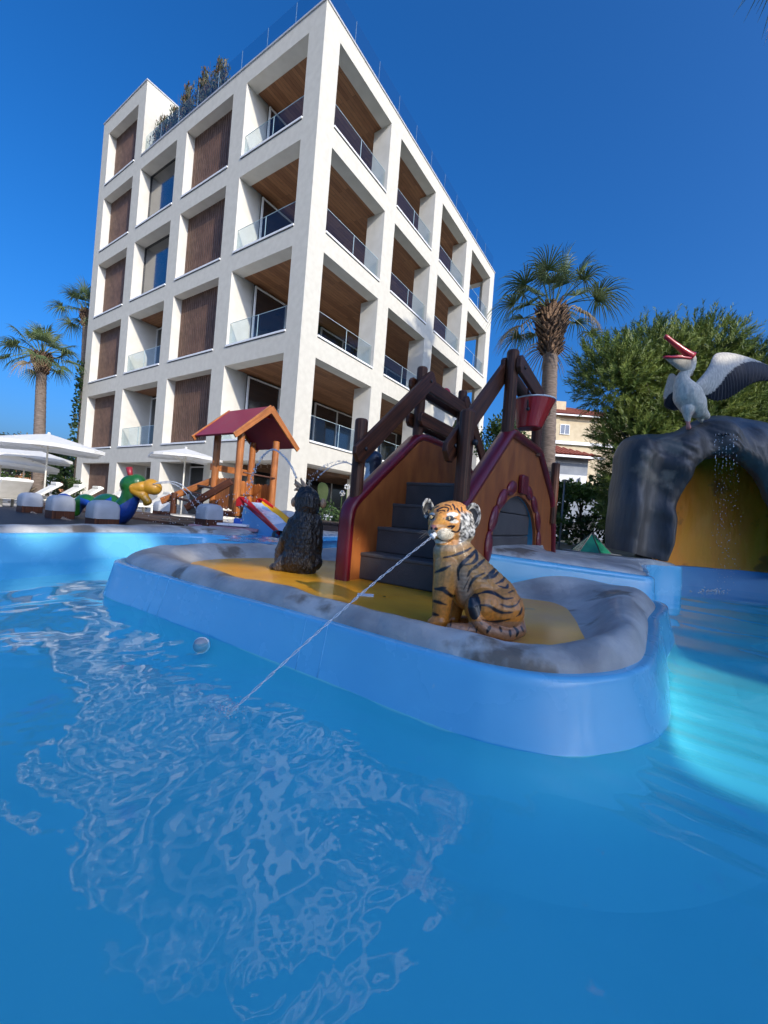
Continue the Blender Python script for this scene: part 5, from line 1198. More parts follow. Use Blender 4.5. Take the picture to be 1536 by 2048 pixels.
def tree(name, label, cat, base, h0, centre, rad, n_cl, cl_r, n_leaf, size, aspect, m, seed, group=None, shell=.5, tr=.12, keep=None, up=.3):
    rg = np.random.default_rng(seed); t = thing(name, label, cat, base, 0, group); L, cc = clumps(rg, centre, rad, n_cl, cl_r, n_leaf, shell)
    V, F = leaf_cloud(L, size, aspect, rg, up)
    if keep is not None:                       # openings in the crown let single sun flecks through
        ok = keep(V)[F].all(1) & keep(V[F].mean(1)); F = F[ok]
    np_mesh('crown', V, F, m, t)
    if tr: trunk('trunk', base, (centre[0], centre[1], max(base[2]+.4, centre[2]-rad[2]*.35)), tr, tr*.55, t, BARK, 0 if keep is not None else 7, rg, cc)
    return t

def palm(label, crown, base, R_, nfr, seed, boot_h, boot_r, tr_r, dead=3, dirs=None, fan=.95):
    rg = np.random.default_rng(seed); crown, base = Vector(crown), Vector(base); t = thing('palm_tree', label, 'palm tree', base, 0)
    mb = MB(); n = 60; P = [base.lerp(crown, i/n) for i in range(n+1)]
    mb.tube(P, [tr_r*(1.25-.35*i/n)*(1+.05*(i % 2)) for i in range(n+1)], 14); mb.build('trunk', PBARK, t, smooth=True)
    # old leaf bases clothing the top of the trunk
    ax = (crown-base).normalized(); L = (crown-base).length; V = []; F = []
    nb = 210
    for k in range(nb):
        f = k/nb; s = L-boot_h*(1-f)*1.0+.05; a = k*2.39996; prof = math.sin(min(1, (1-f)*1.25+.12)*math.pi)**.5 if f < .95 else .35
        rr = tr_r+(boot_r-tr_r)*max(.25, prof); out = Vector((math.cos(a), math.sin(a), 0)); side = ax.cross(out).normalized(); c = base+ax*s+out*rr*.80
        wv = rg.uniform(.05, .085)*boot_r/.33; ln = rg.uniform(.14, .26)*boot_r/.33; tip = c+ax*ln*.75+out*ln*.62+side*rg.normal(0, .03)
        i = len(V); V += [c-side*wv-out*.03, c+side*wv-out*.03, tip+side*wv*.45, tip-side*wv*.45, c-out*.09, tip-out*.035+ax*.03]; F += [(i, i+1, i+2, i+3), (i+1, i+4, i+5, i+2), (i+4, i, i+3, i+5)]
    np_mesh('leaf_bases', np.array([tuple(v) for v in V]), np.array(F), BOOT, t, kind='stuff')
    for k in range(nfr):
        az = k*2.39996+rg.uniform(-.3, .3); el = R(78)-R(112)*(k/nfr)**1.05
        if dirs and k < len(dirs): az, el = dirs[k]
        d = Vector((math.cos(az)*math.cos(el), math.sin(az)*math.cos(el), math.sin(el))); pl = R_*rg.uniform(.50, .66)
        sag = Vector((0, 0, -.14*pl*math.cos(el)-(.06 if el < 0 else 0)))
        p0 = crown+Vector((d.x, d.y, 0))*boot_r*.3+Vector((0, 0, .02)); p2 = p0+d*pl+sag; pm = p0+d*pl*.5; pts = [Vector(v) for v in spline(np.array([p0, pm, p2]), 7)]
        mb = MB(); mb.tube(pts, [.028*(1-.55*i/6) for i in range(7)], 5); fd = (pts[-1]-pts[-2]).normalized(); side = fd.cross(ZV)
        side = side.normalized() if side.length > .05 else Vector((1, 0, 0)); nrm = side.cross(fd).normalized()
        roll = rg.normal(0, .3); side, nrm = side*math.cos(roll)+nrm*math.sin(roll), nrm*math.cos(roll)-side*math.sin(roll)
        V = []; F = []; nb_ = 27; fl = R_*rg.uniform(.44, .58)*fan; ms = PALM_Y if (dead and k >= nfr-dead) else PALM_G
        for b in range(nb_):
            th = R(-112+224*b/(nb_-1)+rg.uniform(-3, 3)); bd = fd*math.cos(th)+side*math.sin(th); ln = fl*(1-.30*abs(th/2.06)**2)*rg.uniform(.85, 1.08); wv = .024+.016*R_/2
            bs = (fd.cross(bd) if abs(th) > .02 else nrm); lat = nrm.cross(bd).normalized(); i = len(V); dr = rg.uniform(.3, 1.0) if ms is PALM_G else .9
            for j in range(5):
                f = j/4; w_ = wv*(.35 if j == 0 else (1, 1, .95, .65, .10)[j]); c = pts[-1]+bd*ln*f+nrm*(.10*ln*math.sin(f*2.6))-ZV*(dr*ln*max(0, f-.45)**1.7*1.6*(1.1-abs(fd.z)*.5)); V += [c-lat*w_*.5, c+nrm*(-.012)*(j < 4), c+lat*w_*.5]
            for j in range(4):
                q = i+j*3; F += [(q, q+1, q+4, q+3), (q+1, q+2, q+5, q+4)]
        i0 = len(mb.v); mb.v += [tuple(v) for v in V]; mb.f += [tuple(x+i0 for x in f) for f in F]; mb.mi += [0]*len(F); mb.build('frond', ms, t)
    return t
CP = U(1104, 622, 15.6); palm('tall fan palm with shaggy brown trunk top behind the climbing frame', CP, (U(1092, 1020, 15.6).x, 15.6, GZ), 2.4, 26, 5, 1.80, .55, .27, 3)
CP = U(84, 712, 19.0); palm('fan palm left of the hotel, standing in full sun', CP, (U(76, 985, 19.0).x, 19.0, GZ), 1.65, 24, 8, .95, .36, .20, 1)
CP = U(176, 628, 24.0); palm('fan palm half hidden behind the left edge of the hotel', CP, (U(165, 990, 24.0).x, 24.0, GZ), 1.9, 20, 13, .9, .36, .26, 0)
palm('fan palm at the top right corner of which one frond tip shows', (9.50, 8.38, 14.2), (9.85, 8.2, GZ), 2.0, 24, 31, .9, .36, .24, 2)

# pine: brushy upright sprays of needles
def pine(label, base, crown_pts, seed, nspr, m):
    rg = np.random.default_rng(seed); t = thing('pine_tree', label, 'pine tree', base); cents = []; dirs = []; org = Vector((base[0], base[1], 2.4))
    for (c, r) in crown_pts:
        c = np.array(c); k = int(nspr*np.prod(r)**.75)
        u = rg.normal(0, 1, (k, 3)); u /= np.linalg.norm(u, axis=1)[:, None]; u[:, 2] = np.abs(u[:, 2])*.9+u[:, 2]*.1; u[rg.random(k) < .4, 2] *= -.9
        rad = (.30+.70*rg.random(k)**.55); cents.append(c+u*rad[:, None]*np.array(r)); d = u*1.0+np.array([0, 0, .55])+rg.normal(0, .30, u.shape); dirs.append(d)
    cents = np.concatenate(cents); dirs = np.concatenate(dirs); dirs /= np.linalg.norm(dirs, axis=1)[:, None]
    V = []; F = []; nn = 24; n = len(cents)
    for b in range(nn):                        # needles along each twig, swept upward
        f = b/nn; L = rg.uniform(.20, .46, n)[:, None] if b == 0 else L
        p = cents+dirs*L*f; a = rg.uniform(0, 6.283, n); x = np.cross(dirs, np.array([0, 0, 1.0])+rg.normal(0, .02, (n, 3))); x /= np.linalg.norm(x, axis=1)[:, None]+1e-9; y = np.cross(dirs, x)
        o = x*np.cos(a)[:, None]+y*np.sin(a)[:, None]; nd = dirs*.70+o*.72; ln = rg.uniform(.08, .15, n)[:, None]*(1-.3*f); sd_ = np.cross(nd, dirs+o*.3); sd_ /= np.linalg.norm(sd_, axis=1)[:, None]+1e-9
        q = np.stack([p-sd_*.009, p+sd_*.009, p+nd*ln+sd_*.003, p+nd*ln-sd_*.003], 1).reshape(-1, 3); F.append(np.arange(n*4).reshape(n, 4)+b*n*4); V.append(q)
    np_mesh('crown', np.concatenate(V), np.concatenate(F), m, t)
    mb = MB(); mb.tube([Vector(base), Vector(base)+Vector((.1, 0, 1.2)), Vector((base[0]+.2, base[1], 3.0)), Vector((base[0]+.1, base[1], 5.0))], [.24, .19, .14, .03], 9)
    for k in range(0, n, max(1, n//90)): b = Vector(cents[k]); a = Vector((base[0]+.15, base[1], min(4.6, max(.8, b.z-.7)))); mb.tube([a, a.lerp(b, .6)-ZV*.08, b], [.05, .03, .010], 5)
    mb.build('trunk', BARK, t, smooth=True); return t
pp = lambda px, py, d: tuple(U(px, py, d))
pine('big bushy pine behind the pelican grotto, bright needles on top and dark below', (6.6, 10.2, GZ),
     [(pp(1222, 755, 9.6), (.8, .8, .9)), (pp(1300, 730, 10), (1.0, .9, 1.0)), (pp(1400, 720, 10), (1.05, .9, 1.0)), (pp(1470, 760, 10.2), (.9, .8, .9)), (pp(1545, 790, 10.4), (.9, .8, .9)), (pp(1360, 850, 9.8), (1.6, .9, .9)), (pp(1262, 870, 9.8), (.75, .8, .9)),
      (pp(1268, 960, 9.9), (.7, .7, .9)), (pp(1500, 880, 10), (1.2, .9, .9)), (pp(1330, 960, 10.2), (1.1, .8, .9)), (pp(1440, 820, 9.6), (.9, .7, .8)), (pp(1270, 1030, 10.2), (.9, .6, .6)), (pp(1620, 850, 10.4), (1.0, .8, 1.2))], 17, 900, PINE_M)
tree('broadleaf_tree', 'leafy green tree between the hotel edge and the tall fan palm', 'tree', (U(1010, 1000, 19).x, 19.0, GZ), 0, pp(1012, 905, 19), (1.15, 1.0, 1.9), 60, .5, 5200, .17, .5, LEAF_M, 41, shell=.35)
tree('fig_tree', 'bright green fig tree beside the slim lamp post in front of the grey house', 'tree', (U(1165, 1075, 15).x, 15, GZ), 0, pp(1160, 985, 15), (.72, .6, .42), 22, .26, 1500, .15, .7, LEAF_Y, 42, shell=.3, tr=.06)
tree('fig_tree', 'dark fig shrub low behind the right end of the climbing frame', 'tree', (U(1112, 1075, 14).x, 14.4, GZ), 0, pp(1110, 1000, 14.4), (.42, .45, .75), 24, .26, 1700, .13, .7, LEAF_M, 43, shell=.3, tr=.05)
tree('shrub', 'pale leafed shrub at the foot of the tunnel side, left of the lamp post', 'shrub', (U(1108, 1080, 11).x, 11.6, GZ), 0, pp(1106, 1045, 11.6), (.25, .3, .40), 14, .16, 900, .08, .7, LEAF_Y, 44, shell=.3, tr=.03)
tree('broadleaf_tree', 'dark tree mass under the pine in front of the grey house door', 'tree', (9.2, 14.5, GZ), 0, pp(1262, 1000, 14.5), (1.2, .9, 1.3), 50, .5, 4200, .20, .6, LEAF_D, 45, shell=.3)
tree('olive_tree', 'grey green olive tree at the far left edge behind the parasols', 'tree', (U(10, 985, 27).x, 27, GZ), 0, pp(20, 905, 27), (3.0, 2, 1.35), 60, .7, 6500, .24, .4, OLIVE, 46, shell=.4, tr=.25)
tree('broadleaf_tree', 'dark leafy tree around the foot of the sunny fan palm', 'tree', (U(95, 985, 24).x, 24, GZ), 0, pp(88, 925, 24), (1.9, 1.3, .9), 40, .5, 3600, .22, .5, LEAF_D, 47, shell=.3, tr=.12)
tree('shrub', 'green bush against the lower left corner of the hotel', 'shrub', (U(125, 1005, 17).x, 17, GZ), 0, pp(122, 978, 17), (.75, .5, .55), 30, .25, 2600, .10, .45, LEAF_M, 48, shell=.3, tr=.03)
tree('shrub', 'yellow green bush at the far left under the parasols', 'shrub', (U(20, 1000, 20).x, 20, GZ), 0, pp(16, 965, 20), (.8, .5, .35), 22, .22, 1500, .12, .5, LEAF_Y, 49, shell=.3, tr=.03)
# dried agave
mb = MB(); P = Vector((U(47, 985, 18).x, 18, GZ+.1))
for k in range(26):
    a = k*2.4; e = R(25+45*vr.random()); d = Vector((math.cos(a)*math.cos(e), math.sin(a)*math.cos(e), math.sin(e))); s = d.cross(ZV).normalized(); l = .75+.3*vr.random(); mb.face([P-s*.05, P+d*l*.5-s*.06+ZV*.02, P+d*l-ZV*.10, P+d*l*.5+s*.06+ZV*.02, P+s*.05])
tag(mb.build('agave', PALM_Y), 'dry pale agave left of the dark palm trunk', 'agave')
# ivy climbing the far back edge of the hotel
iv = []
Pk = Vector((KX, KY, 0))+E1*15.46
for k in range(2600):
    h = vr.random()**.8*7.2; wv = .42*(1-h/8.5)*(.6+.7*abs(mnoise.noise(Vector((h*1.7, 3, 1))))); iv.append(tuple(Pk+E1*abs(vr.normal(0, wv))+E2*vr.uniform(-.3, 1.4)+ZV*(GZ+h)))
t_ = thing('ivy_plant', 'dark ivy climbing the far left edge of the hotel', 'ivy', tuple(Pk+ZV*GZ)); V, F = leaf_cloud(np.array(iv), .17, .8, vr); np_mesh('leaves', V, F, LEAF_D, t_)
mb = MB(); mb.tube([Pk+E1*.05+ZV*GZ, Pk+E1*.08+ZV*3, Pk+E1*.04+ZV*6.6], [.05, .035, .01], 6); mb.build('stem', BARK, t_, smooth=True)
# planters on the roof
PLT = mat('dark_planter', (.03, .033, .04), .5, (.05, .053, .06), scale=5)
for k, (u, h, n, lab) in enumerate(((6.35, 1.5, 1300, 'tall roof shrub nearest the hotel corner'), (7.45, 1.65, 1400, 'second roof shrub from the hotel corner'), (8.75, 1.75, 1300, 'spiky middle roof shrub in a dark planter'), (9.75, 1.15, 1000, 'lower roof shrub right of the tower'), (10.65, 1.25, 900, 'sparse roof shrub against the tower side'))):
    B0 = Vector((KX, KY, 0))+E1*u+E2*.62+ZV*(ROOFZ+ZC); t_ = thing('roof_planter', lab, 'roof planter', tuple(B0), math.pi/2-TH, 'planters along the roof edge')
    mb = MB(); mb.box((-.28, -.52, 0), (.28, .52, .78)); mb.build('planter_box', PLT, t_, world=False, bevel=.02)
    L = np.array([[vr.normal(0, .16), vr.normal(0, .27), 0] for _ in range(n)]); f = vr.random(n); L[:, 2] = .75+f*h*(.78+.3*np.sin(L[:, 1]*9+k)); L[:, :2] *= (1.15-.75*f)[:, None]
    dirs = np.zeros((n, 3)); dirs[:, 2] = .9; V, F = leaf_cloud(L, .16, .34, vr, .1, 0, dirs); np_mesh('foliage', V, F, [OLIVE, REDLF], t_, world=False, mi=(vr.random(n) < .3).astype(int))
    mb = MB()
    for q in range(7): a = vr.normal(0, .1, 2); mb.tube([(a[0], a[1]*1.5, .7), (a[0]*1.4, a[1]*2.4, .7+h*.5), (a[0]*1.6, a[1]*2.6, .7+h*.95)], [.012, .009, .003], 5)
    mb.build('stems', BARK, t_, world=False)
# flower bed plants behind the monkey
BEDL = leafmat('bed_leaf', (.06, .11, .03), (.13, .20, .06))
def bigleaf(m1, p, d, L, W):
    d = Vector(d).normalized(); s = d.cross(ZV).normalized(); rows = []
    for j in range(8): f = j/7; w_ = W*math.sin(math.pi*min(1, .08+f*.92))**.7; c = p+d*L*f-ZV*(.35*L*f*f); rows.append([c-s*w_*.5+ZV*w_*.12, c, c+s*w_*.5+ZV*w_*.12])
    m1.grid(rows)
P = Vector((U(645, 1020, 10.6).x, 10.6, GZ)); t_ = thing('banana_plant', 'single tall banana leaf plant in front of the restaurant window', 'plant', P)
for k, (dx, L, W, z) in enumerate(((-.05, .85, .30, .75), (.35, .5, .16, .5), (.6, .45, .12, .45), (-.4, .4, .12, .4))):
    m1 = MB(); bigleaf(m1, P+ZV*z, (dx, -.2, 1.1 if k == 0 else .6), L, W); m1.build('leaf', PALM_G if k == 0 else BEDL, t_, smooth=True)
m1 = MB(); m1.tube([P, P+ZV*.75], [.04, .025], 7); m1.build('stem', BEDL, t_)
for k, (px, py, D, h, lab) in enumerate(((652, 1030, 9.6, .75, 'pale leafed plant behind the tiny far white post'), (672, 1035, 9.4, .45, 'low pale leafed plant in the bed left of the climbing frame'), (681, 1032, 9.2, .5, 'low bushy plant beside the stair post'))):
    P = Vector((U(px, py, D).x, D, GZ)); t_ = thing('bed_plant', lab, 'plant', P, 0, 'plants in the bed by the restaurant'); 
    L = np.array([[vr.normal(0, .10), vr.normal(0, .10), vr.random()*h+.05] for _ in range(130)]); V, F = leaf_cloud(L+np.array(P), .14, .4, vr, .3); np_mesh('leaves', V, F, BEDL, t_)
for k, (px, py, D, h, lab) in enumerate(((683, 1000, 9.0, .98, 'white umbel flower head on a tall stem, left one'), (693, 990, 8.9, 1.12, 'white umbel flower head on a tall stem, right one'))):
    P = Vector((U(px, py, D).x, D, GZ)); t_ = thing('agapanthus', lab, 'flower', P, 0, 'white flowers by the climbing frame'); m1 = MB(); m1.tube([P, P+ZV*h], .009, 6); m1.build('stem', BEDL, t_); m1 = MB()
    for q in range(26): u = Vector(vr.normal(0, 1, 3)).normalized(); m1.ball(P+ZV*h+u*.055, .017, 6, 4)
    m1.build('flower_head', CANVAS, t_, smooth=True)

# ================================================================== PARASOLS AND LOUNGERS
POLE = mat('cream_pole', (.66, .63, .54), .45, (.74, .71, .62), scale=9)
def parasol(px, pytop, D, half, lab, rz=.6, ztop=None, rot=0):
    top = U(px, pytop, D); ht = top.z-GZ; t_ = thing('parasol', lab, 'parasol', (top.x, D, GZ), rz, 'white parasols over the sun loungers'); m1 = MB()
    cz = ht-half*.27; rows = []
    for f in np.linspace(.02, 1, 7):
        row = []
        for k in range(24):
            a = 2*math.pi*(k+.5)/24; rr = half*f/max(abs(math.cos(a)), abs(math.sin(a))); sag = .035*half*f*(1-abs(math.cos(4*a))) ; row.append((rr*math.cos(a), rr*math.sin(a), ht-(ht-cz)*f**1.06*(rr/(half*f))**.6-sag*.3))
        rows.append(row)
    val = [(x, y, z-.07*half) for x, y, z in rows[-1]]
    m1.grid(rows, closed_v=True); o = m1.build('canopy', CANVAS, t_, world=False, smooth=False); m2 = MB(); m2.grid([rows[-1], val], closed_v=True); m2.build('valance', CANVAS, o, world=False)
    m1 = MB(); m1.tube([(0, 0, 0), (0, 0, ht)], .024, 10); m1.build('pole', POLE, t_, world=False, smooth=True); m1 = MB(); m1.tube([(0, 0, ht-.02), (0, 0, ht+.05)], [.05, .03], 10); m1.build('cap', CANVAS, t_, world=False)
    for k in range(8):
        a = math.pi/4*k; rr = half/max(abs(math.cos(a)), abs(math.sin(a))); m1 = MB(); m1.beam((0, 0, ht-.45), (rr*.55*math.cos(a), rr*.55*math.sin(a), ht-(ht-cz)*.55-.04), .015, .02); m1.build('rib', POLE, t_, world=False)
    m1 = MB(); m1.box((-.28, -.28, 0), (.28, .28, .06)); m1.build('base', mat('parasol_base', (.5, .48, .43), .8, (.58, .56, .5)), t_, world=False, bevel=.01)
parasol(98, 868, 12.4, 1.35, 'big white parasol nearest the left, over the left loungers', .70)
parasol(52, 893, 14.4, 1.30, 'white parasol directly behind the nearest left one', .70); parasol(4, 902, 14.0, 1.55, 'white parasol cut by the left picture edge', .70); parasol(-30, 880, 16.5, 1.5, 'white parasol farthest back at the left picture edge', .7)
parasol(372, 897, 13.2, .98, 'white parasol in front of the hotel between serpent and playhouse', .62)
LNG = mat('lounger_white', (.72, .69, .60), .8, (.80, .77, .69), scale=6, spec=.2); LNF = mat('lounger_frame', (.70, .68, .60), .5, (.76, .74, .66))
def lounger():
    t_ = thing('sun_lounger', '', 'sun lounger', (0, 0, GZ), 0, 'white sun loungers under the parasols'); m1 = MB()
    m1.box((-.02, -.33, .24), (1.30, .33, .29)); m1.build('frame', LNF, t_, world=False, bevel=.008); m1 = MB(); m1.box((0, -.31, .292), (1.28, .31, .36)); m1.build('seat_cushion', LNG, t_, world=False, bevel=.025)
    m1 = MB(); m1.prism([(0, -.31, .30), (-.62, -.31, .78), (-.66, -.31, .72), (-.04, -.31, .26)], (0, .62, 0)); m1.build('backrest', LNG, t_, world=False, bevel=.02); m1 = MB(); m1.box((-.62, -.24, .70), (-.50, .24, .79)); m1.build('headrest', LNG, t_, world=False, bevel=.03)
    for x in (.05, 1.2):
        for y in (-.28, .28): m1 = MB(); m1.box((x-.03, y-.03, 0), (x+.03, y+.03, .24)); m1.build('leg', LNF, t_, world=False)
    return t_
lg = lounger(); first = True
for px, D, rz, lab in ((20, 10.6, 2.5, 'lounger at the left edge, its back toward the pool'), (58, 11.2, -2.2, 'lounger behind the leftmost white-capped post'), (108, 11.9, -2.2, 'lounger beside the nearest parasol pole'), (150, 12.6, -2.2, 'lounger behind the serpent tail'), (207, 13.0, -2.2, 'lounger in front of the lowest timber panel of the hotel'), (240, 12.8, -2.2, 'lounger behind the green serpent neck'), (-25, 11.0, 2.5, 'lounger mostly beyond the left picture edge'), (300, 13.2, -2.2, 'lounger in front of the hotel right of the serpent head')):
    o = lg if first else copy_tree(lg); first = False; P = U(px, 1000, D); o.location = (P.x, D, GZ); o.rotation_euler = (0, 0, rz); o['label'] = lab

# ================================================================== HOUSES, LAMP, PYRAMID
TILE = mat('terracotta_tile', (.38, .10, .045), .8, (.58, .20, .10), scale=9, detail=6, bump=.2, bscale=30); CREAM = mat('cream_render', (.55, .44, .28), .9, (.63, .52, .34), scale=2); GREYW = mat('grey_render', (.22, .24, .27), .9, (.28, .30, .33), scale=2); PALEW = mat('pale_render', (.62, .62, .62), .9, (.7, .7, .7), scale=2); ORANGEW = mat('orange_render', (.55, .24, .10), .9, (.62, .30, .14), scale=2)
def tiled_roof(parent, x0, x1, y0, y1, z0, h, name='roof'):
    """hipped roof of barrel tile rows"""
    r_ = MB(); ridge0 = (x0+(y1-y0)/2 if x1-x0 > y1-y0 else (x0+x1)/2-.01); ridge1 = (x1-(y1-y0)/2 if x1-x0 > y1-y0 else (x0+x1)/2+.01); ym = (y0+y1)/2
    r_.face([(x0, y0, z0), (x1, y0, z0), (ridge1, ym, z0+h), (ridge0, ym, z0+h)]); r_.face([(x1, y0, z0), (x1, y1, z0), (ridge1, ym, z0+h)]); r_.face([(x1, y1, z0), (x0, y1, z0), (ridge0, ym, z0+h), (ridge1, ym, z0+h)]); r_.face([(x0, y1, z0), (x0, y0, z0), (ridge0, ym, z0+h)])
    o = r_.build(name, TILE, parent); n = int((x1-x0)/.28); m1 = MB()
    for k in range(n):
        x = x0+.14+k*(x1-x0)/n; tx = min(max(x, ridge0), ridge1); f = 1.0 if ridge0 <= x <= ridge1 else ((x-x0)/(ridge0-x0) if x < ridge0 else (x1-x)/(x1-ridge1)); m1.tube([(x, y0-.02, z0+.03), (x, y0+(ym-y0)*f, z0+h*f+.03)], .09, 6, cap=False)
    m1.build('tile_rows', TILE, o, kind='stuff'); m1 = MB(); m1.box((x0-.1, y0-.14, z0-.16), (x1+.1, y0-.02, z0-.02)); m1.build('gutter', WHITE, o)
def window(parent, x, y, z, w_, h, m=PANE):
    m1 = MB(); m1.box((x-w_/2, y-.06, z), (x+w_/2, y-.03, z+h)); f = m1.build('window', m, parent); m1 = MB()
    for a, b in ((-w_/2-.06, -w_/2), (-.03, .03), (w_/2, w_/2+.06)): m1.box((x+a, y-.10, z-.0), (x+b, y-.01, z+h))
    m1.box((x-w_/2-.06, y-.10, z+h+.001), (x+w_/2+.06, y-.01, z+h+.07)); m1.box((x-w_/2-.08, y-.13, z-.07), (x+w_/2+.08, y-.01, z-.001)); m1.build('frame', WHITE, f)
A0 = U(1075, 900, 46); h1 = thing('cream_house', 'cream upper house with white window and tiled roof behind the fan palm trunk', 'house', (A0.x+4, 46, GZ)); m1 = MB(); x0 = A0.x-2; zt_ = U(1140, 832, 46).z
m1.box((x0, 46, GZ), (x0+14, 58, zt_)); m1.build('wall', CREAM, h1); tiled_roof(h1, x0-.5, x0+14.5, 45.4, 58.6, zt_+.02, 2.6); window(h1, U(1129, 860, 46).x, 46, U(1129, 868, 46).z, .95, 1.0)
m1 = MB(); zc_ = U(1140, 890, 46).z; m1.box((x0-.1, 45.7, zc_), (x0+14.1, 45.99, zc_+.35)); m1.build('cornice', WHITE, h1); m1 = MB(); xq = U(1113, 860, 46).x; m1.box((xq-.25, 45.8, zc_+.36), (xq+.25, 45.99, zt_-.05)); m1.build('pilaster', CREAM, h1)
m1 = MB(); xc_ = U(1118, 800, 49).x; m1.box((xc_-.5, 49, zt_+.8), (xc_+.9, 50, U(1118, 802, 49).z)); m1.build('chimney', CREAM, h1)
A0 = U(1080, 1000, 27); h2 = thing('grey_house', 'low grey house with terracotta roof and dark doorway behind the fig tree', 'house', (A0.x+2, 27, GZ)); x0 = A0.x-1; x1 = U(1160, 900, 27).x+.6; zt_ = U(1140, 914, 27).z
m1 = MB(); m1.box((x0, 27, U(1130, 948, 27).z), (x1, 33, zt_)); m1.build('upper_wall', GREYW, h2); m1 = MB(); m1.box((x0+.02, 27.02, U(1130, 985, 27).z), (x1-.02, 33, U(1130, 948, 27).z-.002)); m1.build('white_wall', PALEW, h2); m1 = MB(); m1.box((x0, 26.9, GZ), (x1+4, 33, U(1130, 985, 27).z-.002)); m1.build('lower_wall', GREYW, h2)
tiled_roof(h2, x0-.3, x1+.6, 26.4, 33.6, zt_+.02, 1.3); m1 = MB(); xd = U(1170, 1050, 26.8).x; m1.box((xd-.55, 26.82, GZ), (xd+.65, 26.89, U(1170, 1032, 26.8).z)); m1.build('door', BLACK, h2)
m1 = MB(); xw = U(1163, 968, 26.9).x; m1.box((xw-.12, 26.8, U(1163, 990, 26.9).z), (xw+.12, 26.99, U(1163, 955, 26.9).z)); m1.build('vent_pipe', WHITE, h2)
A0 = U(14, 950, 40); h3 = thing('orange_house', 'small orange house with white balcony far behind the left parasols', 'house', (A0.x, 40, GZ)); m1 = MB(); m1.box((A0.x-4, 40, GZ), (A0.x+1.3, 46, U(14, 930, 40).z)); m1.build('wall', ORANGEW, h3); tiled_roof(h3, A0.x-4.3, A0.x+1.6, 39.6, 46.4, U(14, 930, 40).z+.02, .9); m1 = MB(); m1.box((A0.x-4, 39.4, U(14, 948, 40).z), (A0.x+1.4, 39.9, U(14, 944, 40).z)); m1.build('balcony', WHITE, h3); window(h3, A0.x-.3, 40, U(14, 962, 40).z, 1.0, 1.2)
A0 = U(128, 950, 38); h4 = thing('red_roofed_house', 'house with red tiled roof between the parasol pole and the hotel', 'house', (A0.x, 38, GZ)); m1 = MB(); m1.box((A0.x-2.0, 38, GZ), (A0.x+3, 44, U(128, 934, 38).z)); m1.build('wall', ORANGEW, h4); tiled_roof(h4, A0.x-2.3, A0.x+3.3, 37.6, 44.4, U(128, 934, 38).z+.02, 1.3); m1 = MB(); m1.box((A0.x-1.6, 37.8, GZ), (A0.x-.4, 37.97, U(128, 938, 38).z)); m1.build('white_bay', PALEW, h4); window(h4, A0.x+.6, 38, U(128, 955, 38).z, .7, .9)
LP = U(1119, 1084, 11.5); top = U(1125, 961, 11.5); lamp = thing('lamp_post', 'slim grey lamp post with flat head right of the climbing frame', 'lamp post', LP); m1 = MB(); m1.tube([(LP.x, 11.5, GZ), (LP.x+.02, 11.5, top.z)], [.026, .02], 10); GREYM = mat('grey_steel', (.16, .17, .18), .5, (.22, .23, .24)); m1.build('pole', GREYM, lamp, smooth=True); m1 = MB(); m1.box((LP.x, 11.44, top.z-.012), (LP.x+.17, 11.56, top.z+.02)); m1.build('lamp_head', GREYM, lamp, bevel=.006)
G_ = U(1184, 1066, 9.4); py_ = thing('green_pyramid', 'low green glazed pyramid skylight between the lamp post and the grotto', 'skylight', (G_.x, 9.4, GZ)); bz = U(1184, 1093, 9.4).z-.12; GRG = mat('green_glazing', (.012, .13, .075), .12, (.02, .19, .11), scale=3, spec=.8)
cs = [Vector((G_.x+.42*math.cos(a), 9.4+.42*math.sin(a), bz)) for a in [math.pi/6+k*math.pi/3 for k in range(6)]]; ap = Vector((G_.x, 9.4, G_.z+.005))
for k in range(6):
    a, b = cs[k], cs[(k+1) % 6]; m1 = MB(); m1.prism([a, b, ap.lerp(b, .03), ap.lerp(a, .03)], Vector(((a+b)/2-ap).cross(b-a).normalized())*-.006); m1.build('pane', GRG, py_); m1 = MB(); m1.tube([a, ap], .012, 6); m1.build('rib', BLACK, py_)
m1 = MB(); m1.box((G_.x-.45, 8.95, GZ), (G_.x+.45, 9.85, bz-.002)); m1.build('curb', GREYM, py_)
# park bench silhouette by the door
P = U(1150, 1055, 20); t_ = thing('garden_bench', 'dark garden bench in the shade before the grey house', 'bench', (P.x, 20, GZ)); 
for nm, lo, hi in (('seat', (-.6, -.22, .40), (.6, .22, .45)), ('backrest', (-.6, .20, .52), (.6, .24, .92))): m1 = MB(); m1.box(tuple(Vector(lo)+Vector((P.x, 20, GZ))), tuple(Vector(hi)+Vector((P.x, 20, GZ)))); m1.build(nm, BLACK, t_)
for sx in (-.55, .5): m1 = MB(); m1.box((P.x+sx, 19.8, GZ), (P.x+sx+.06, 20.24, GZ+.40)); m1.build('leg', BLACK, t_)
# distant hedge closing the view under the trees
hb = []
for k in range(5200): x = vr.uniform(3.0, 19); hb.append((x, 12.8+.32*x+vr.normal(0, .35), GZ+vr.random()**.7*(1.25+.35*math.sin(x*1.7))))
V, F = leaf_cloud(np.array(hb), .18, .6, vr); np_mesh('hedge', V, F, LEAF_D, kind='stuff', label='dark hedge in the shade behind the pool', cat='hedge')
hb = []
for k in range(6500): x = vr.uniform(-60, -8); hb.append((x, 50+vr.normal(0, 1.0), GZ+vr.random()**.7*(3.0+1.0*math.sin(x*.7))))
V, F = leaf_cloud(np.array(hb), .45, .6, vr); np_mesh('far_trees', V, F, LEAF_D, kind='stuff', label='far line of dark trees behind the left houses', cat='trees')

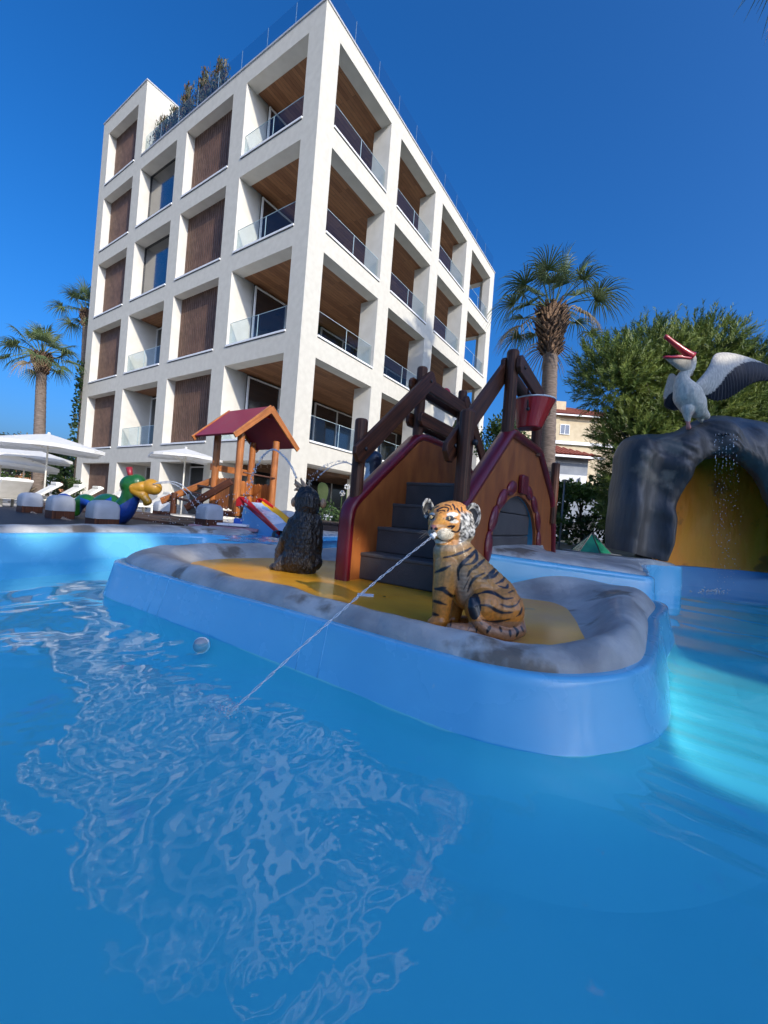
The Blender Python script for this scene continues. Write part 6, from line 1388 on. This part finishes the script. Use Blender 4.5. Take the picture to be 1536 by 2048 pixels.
# ================================================================== TREES BEHIND THE CAMERA, whose shade lies over the pool
_h = np.array([SUN.x, SUN.y]); HS = _h/np.linalg.norm(_h); HA = np.array([-HS[1], HS[0]]); TEL = SUN.z/np.linalg.norm(_h)
def aB(P): q = P[:, :2]@HS; return P[:, :2]@HA, P[:, 2]-TEL*q
def fleck(P, ra, rb): q = np.array([[P[0], P[1], P[2]]]); a, B = aB(q); return (a[0], B[0], ra, rb)
GAPS = [fleck(TP(893, 1048), .17, .16), fleck(onz(500, 1150, .2), .33, .22), fleck(onz(385, 1108, .28), .22, .10), fleck(PL(-.9, .2, .45), .10, .22), fleck(onz(1440, 1430, -.15), .95, .22), fleck(onz(1250, 1217, .33), .11, .10), fleck(onz(255, 1095, .1), .35, .2), fleck(onz(90, 1100, .05), .25, .14), fleck(PL(1.80, .85, 1.0), .08, .3), fleck(PL(-.86, .85, 1.1), .05, .25)]
_tp = sorted([(fleck(p, 0, 0)[0], fleck(p, 0, 0)[1]+dz) for p, dz in ((U(62, 985, 7.0), .35), (U(123, 990, 6.1), .35), (U(208, 1000, 5.2), .35), (U(270, 985, 6.0), .0), (U(421, 1007, 6.1), .2), (HP(0, 0, .55), -.05), (HP(hw, 0, .55), -.05), (U(575, 1021, 7.6), .2))])
TOPA = [_tp[0][0]-6]+[q[0] for q in _tp]+[_tp[-1][0]+.8, 20]; TOPB = [_tp[0][1]]+[q[1] for q in _tp]+[3.9, 3.9]
def shade_keep(L):
    a, B = aB(L); ok = B < np.interp(a, TOPA, TOPB)+.12*np.sin(a*7.9)+np.where(a > 12.6, np.clip((a-12.6)*3.2, 0, 4.3), 0)
    for ga, gB, ra, rb in GAPS: ok &= ((a-ga)/ra)**2+((B-gB)/rb)**2 > 1
    return ok
def at(a, q, z): p = HA*a+HS*q; return (p[0], p[1], z)
for k, (a, q, z, ra, rz_, n) in enumerate(((-1.3, 14.5, 8.0, 3.0, 4.2, 9500), (3.5, 14, 8.2, 3.4, 4.4, 13000), (6.9, 14.5, 8.2, 3.0, 4.4, 6500), (.9, 17.5, 9.0, 2.6, 4.8, 7500), (12.6, 6.5, 6.2, 2.9, 5.6, 6500))):  # lone second-row tree is added to block stray sun on the water
    tree('plane_tree', ('broad plane tree behind the camera, leftmost of its row', 'broad plane tree behind the camera, middle of its row', 'broad plane tree behind the camera, rightmost of its row', 'unseen plane tree added behind the camera to close a gap in the shade', 'broad plane tree to the right of the grotto')[k], 'tree', at(a, q, GZ), 0, at(a, q, z), (ra, ra*.7, rz_), 130, .95, n, .42, .75, LEAF_M, 70+k, 'shade trees outside the picture', .15, .22, shade_keep)
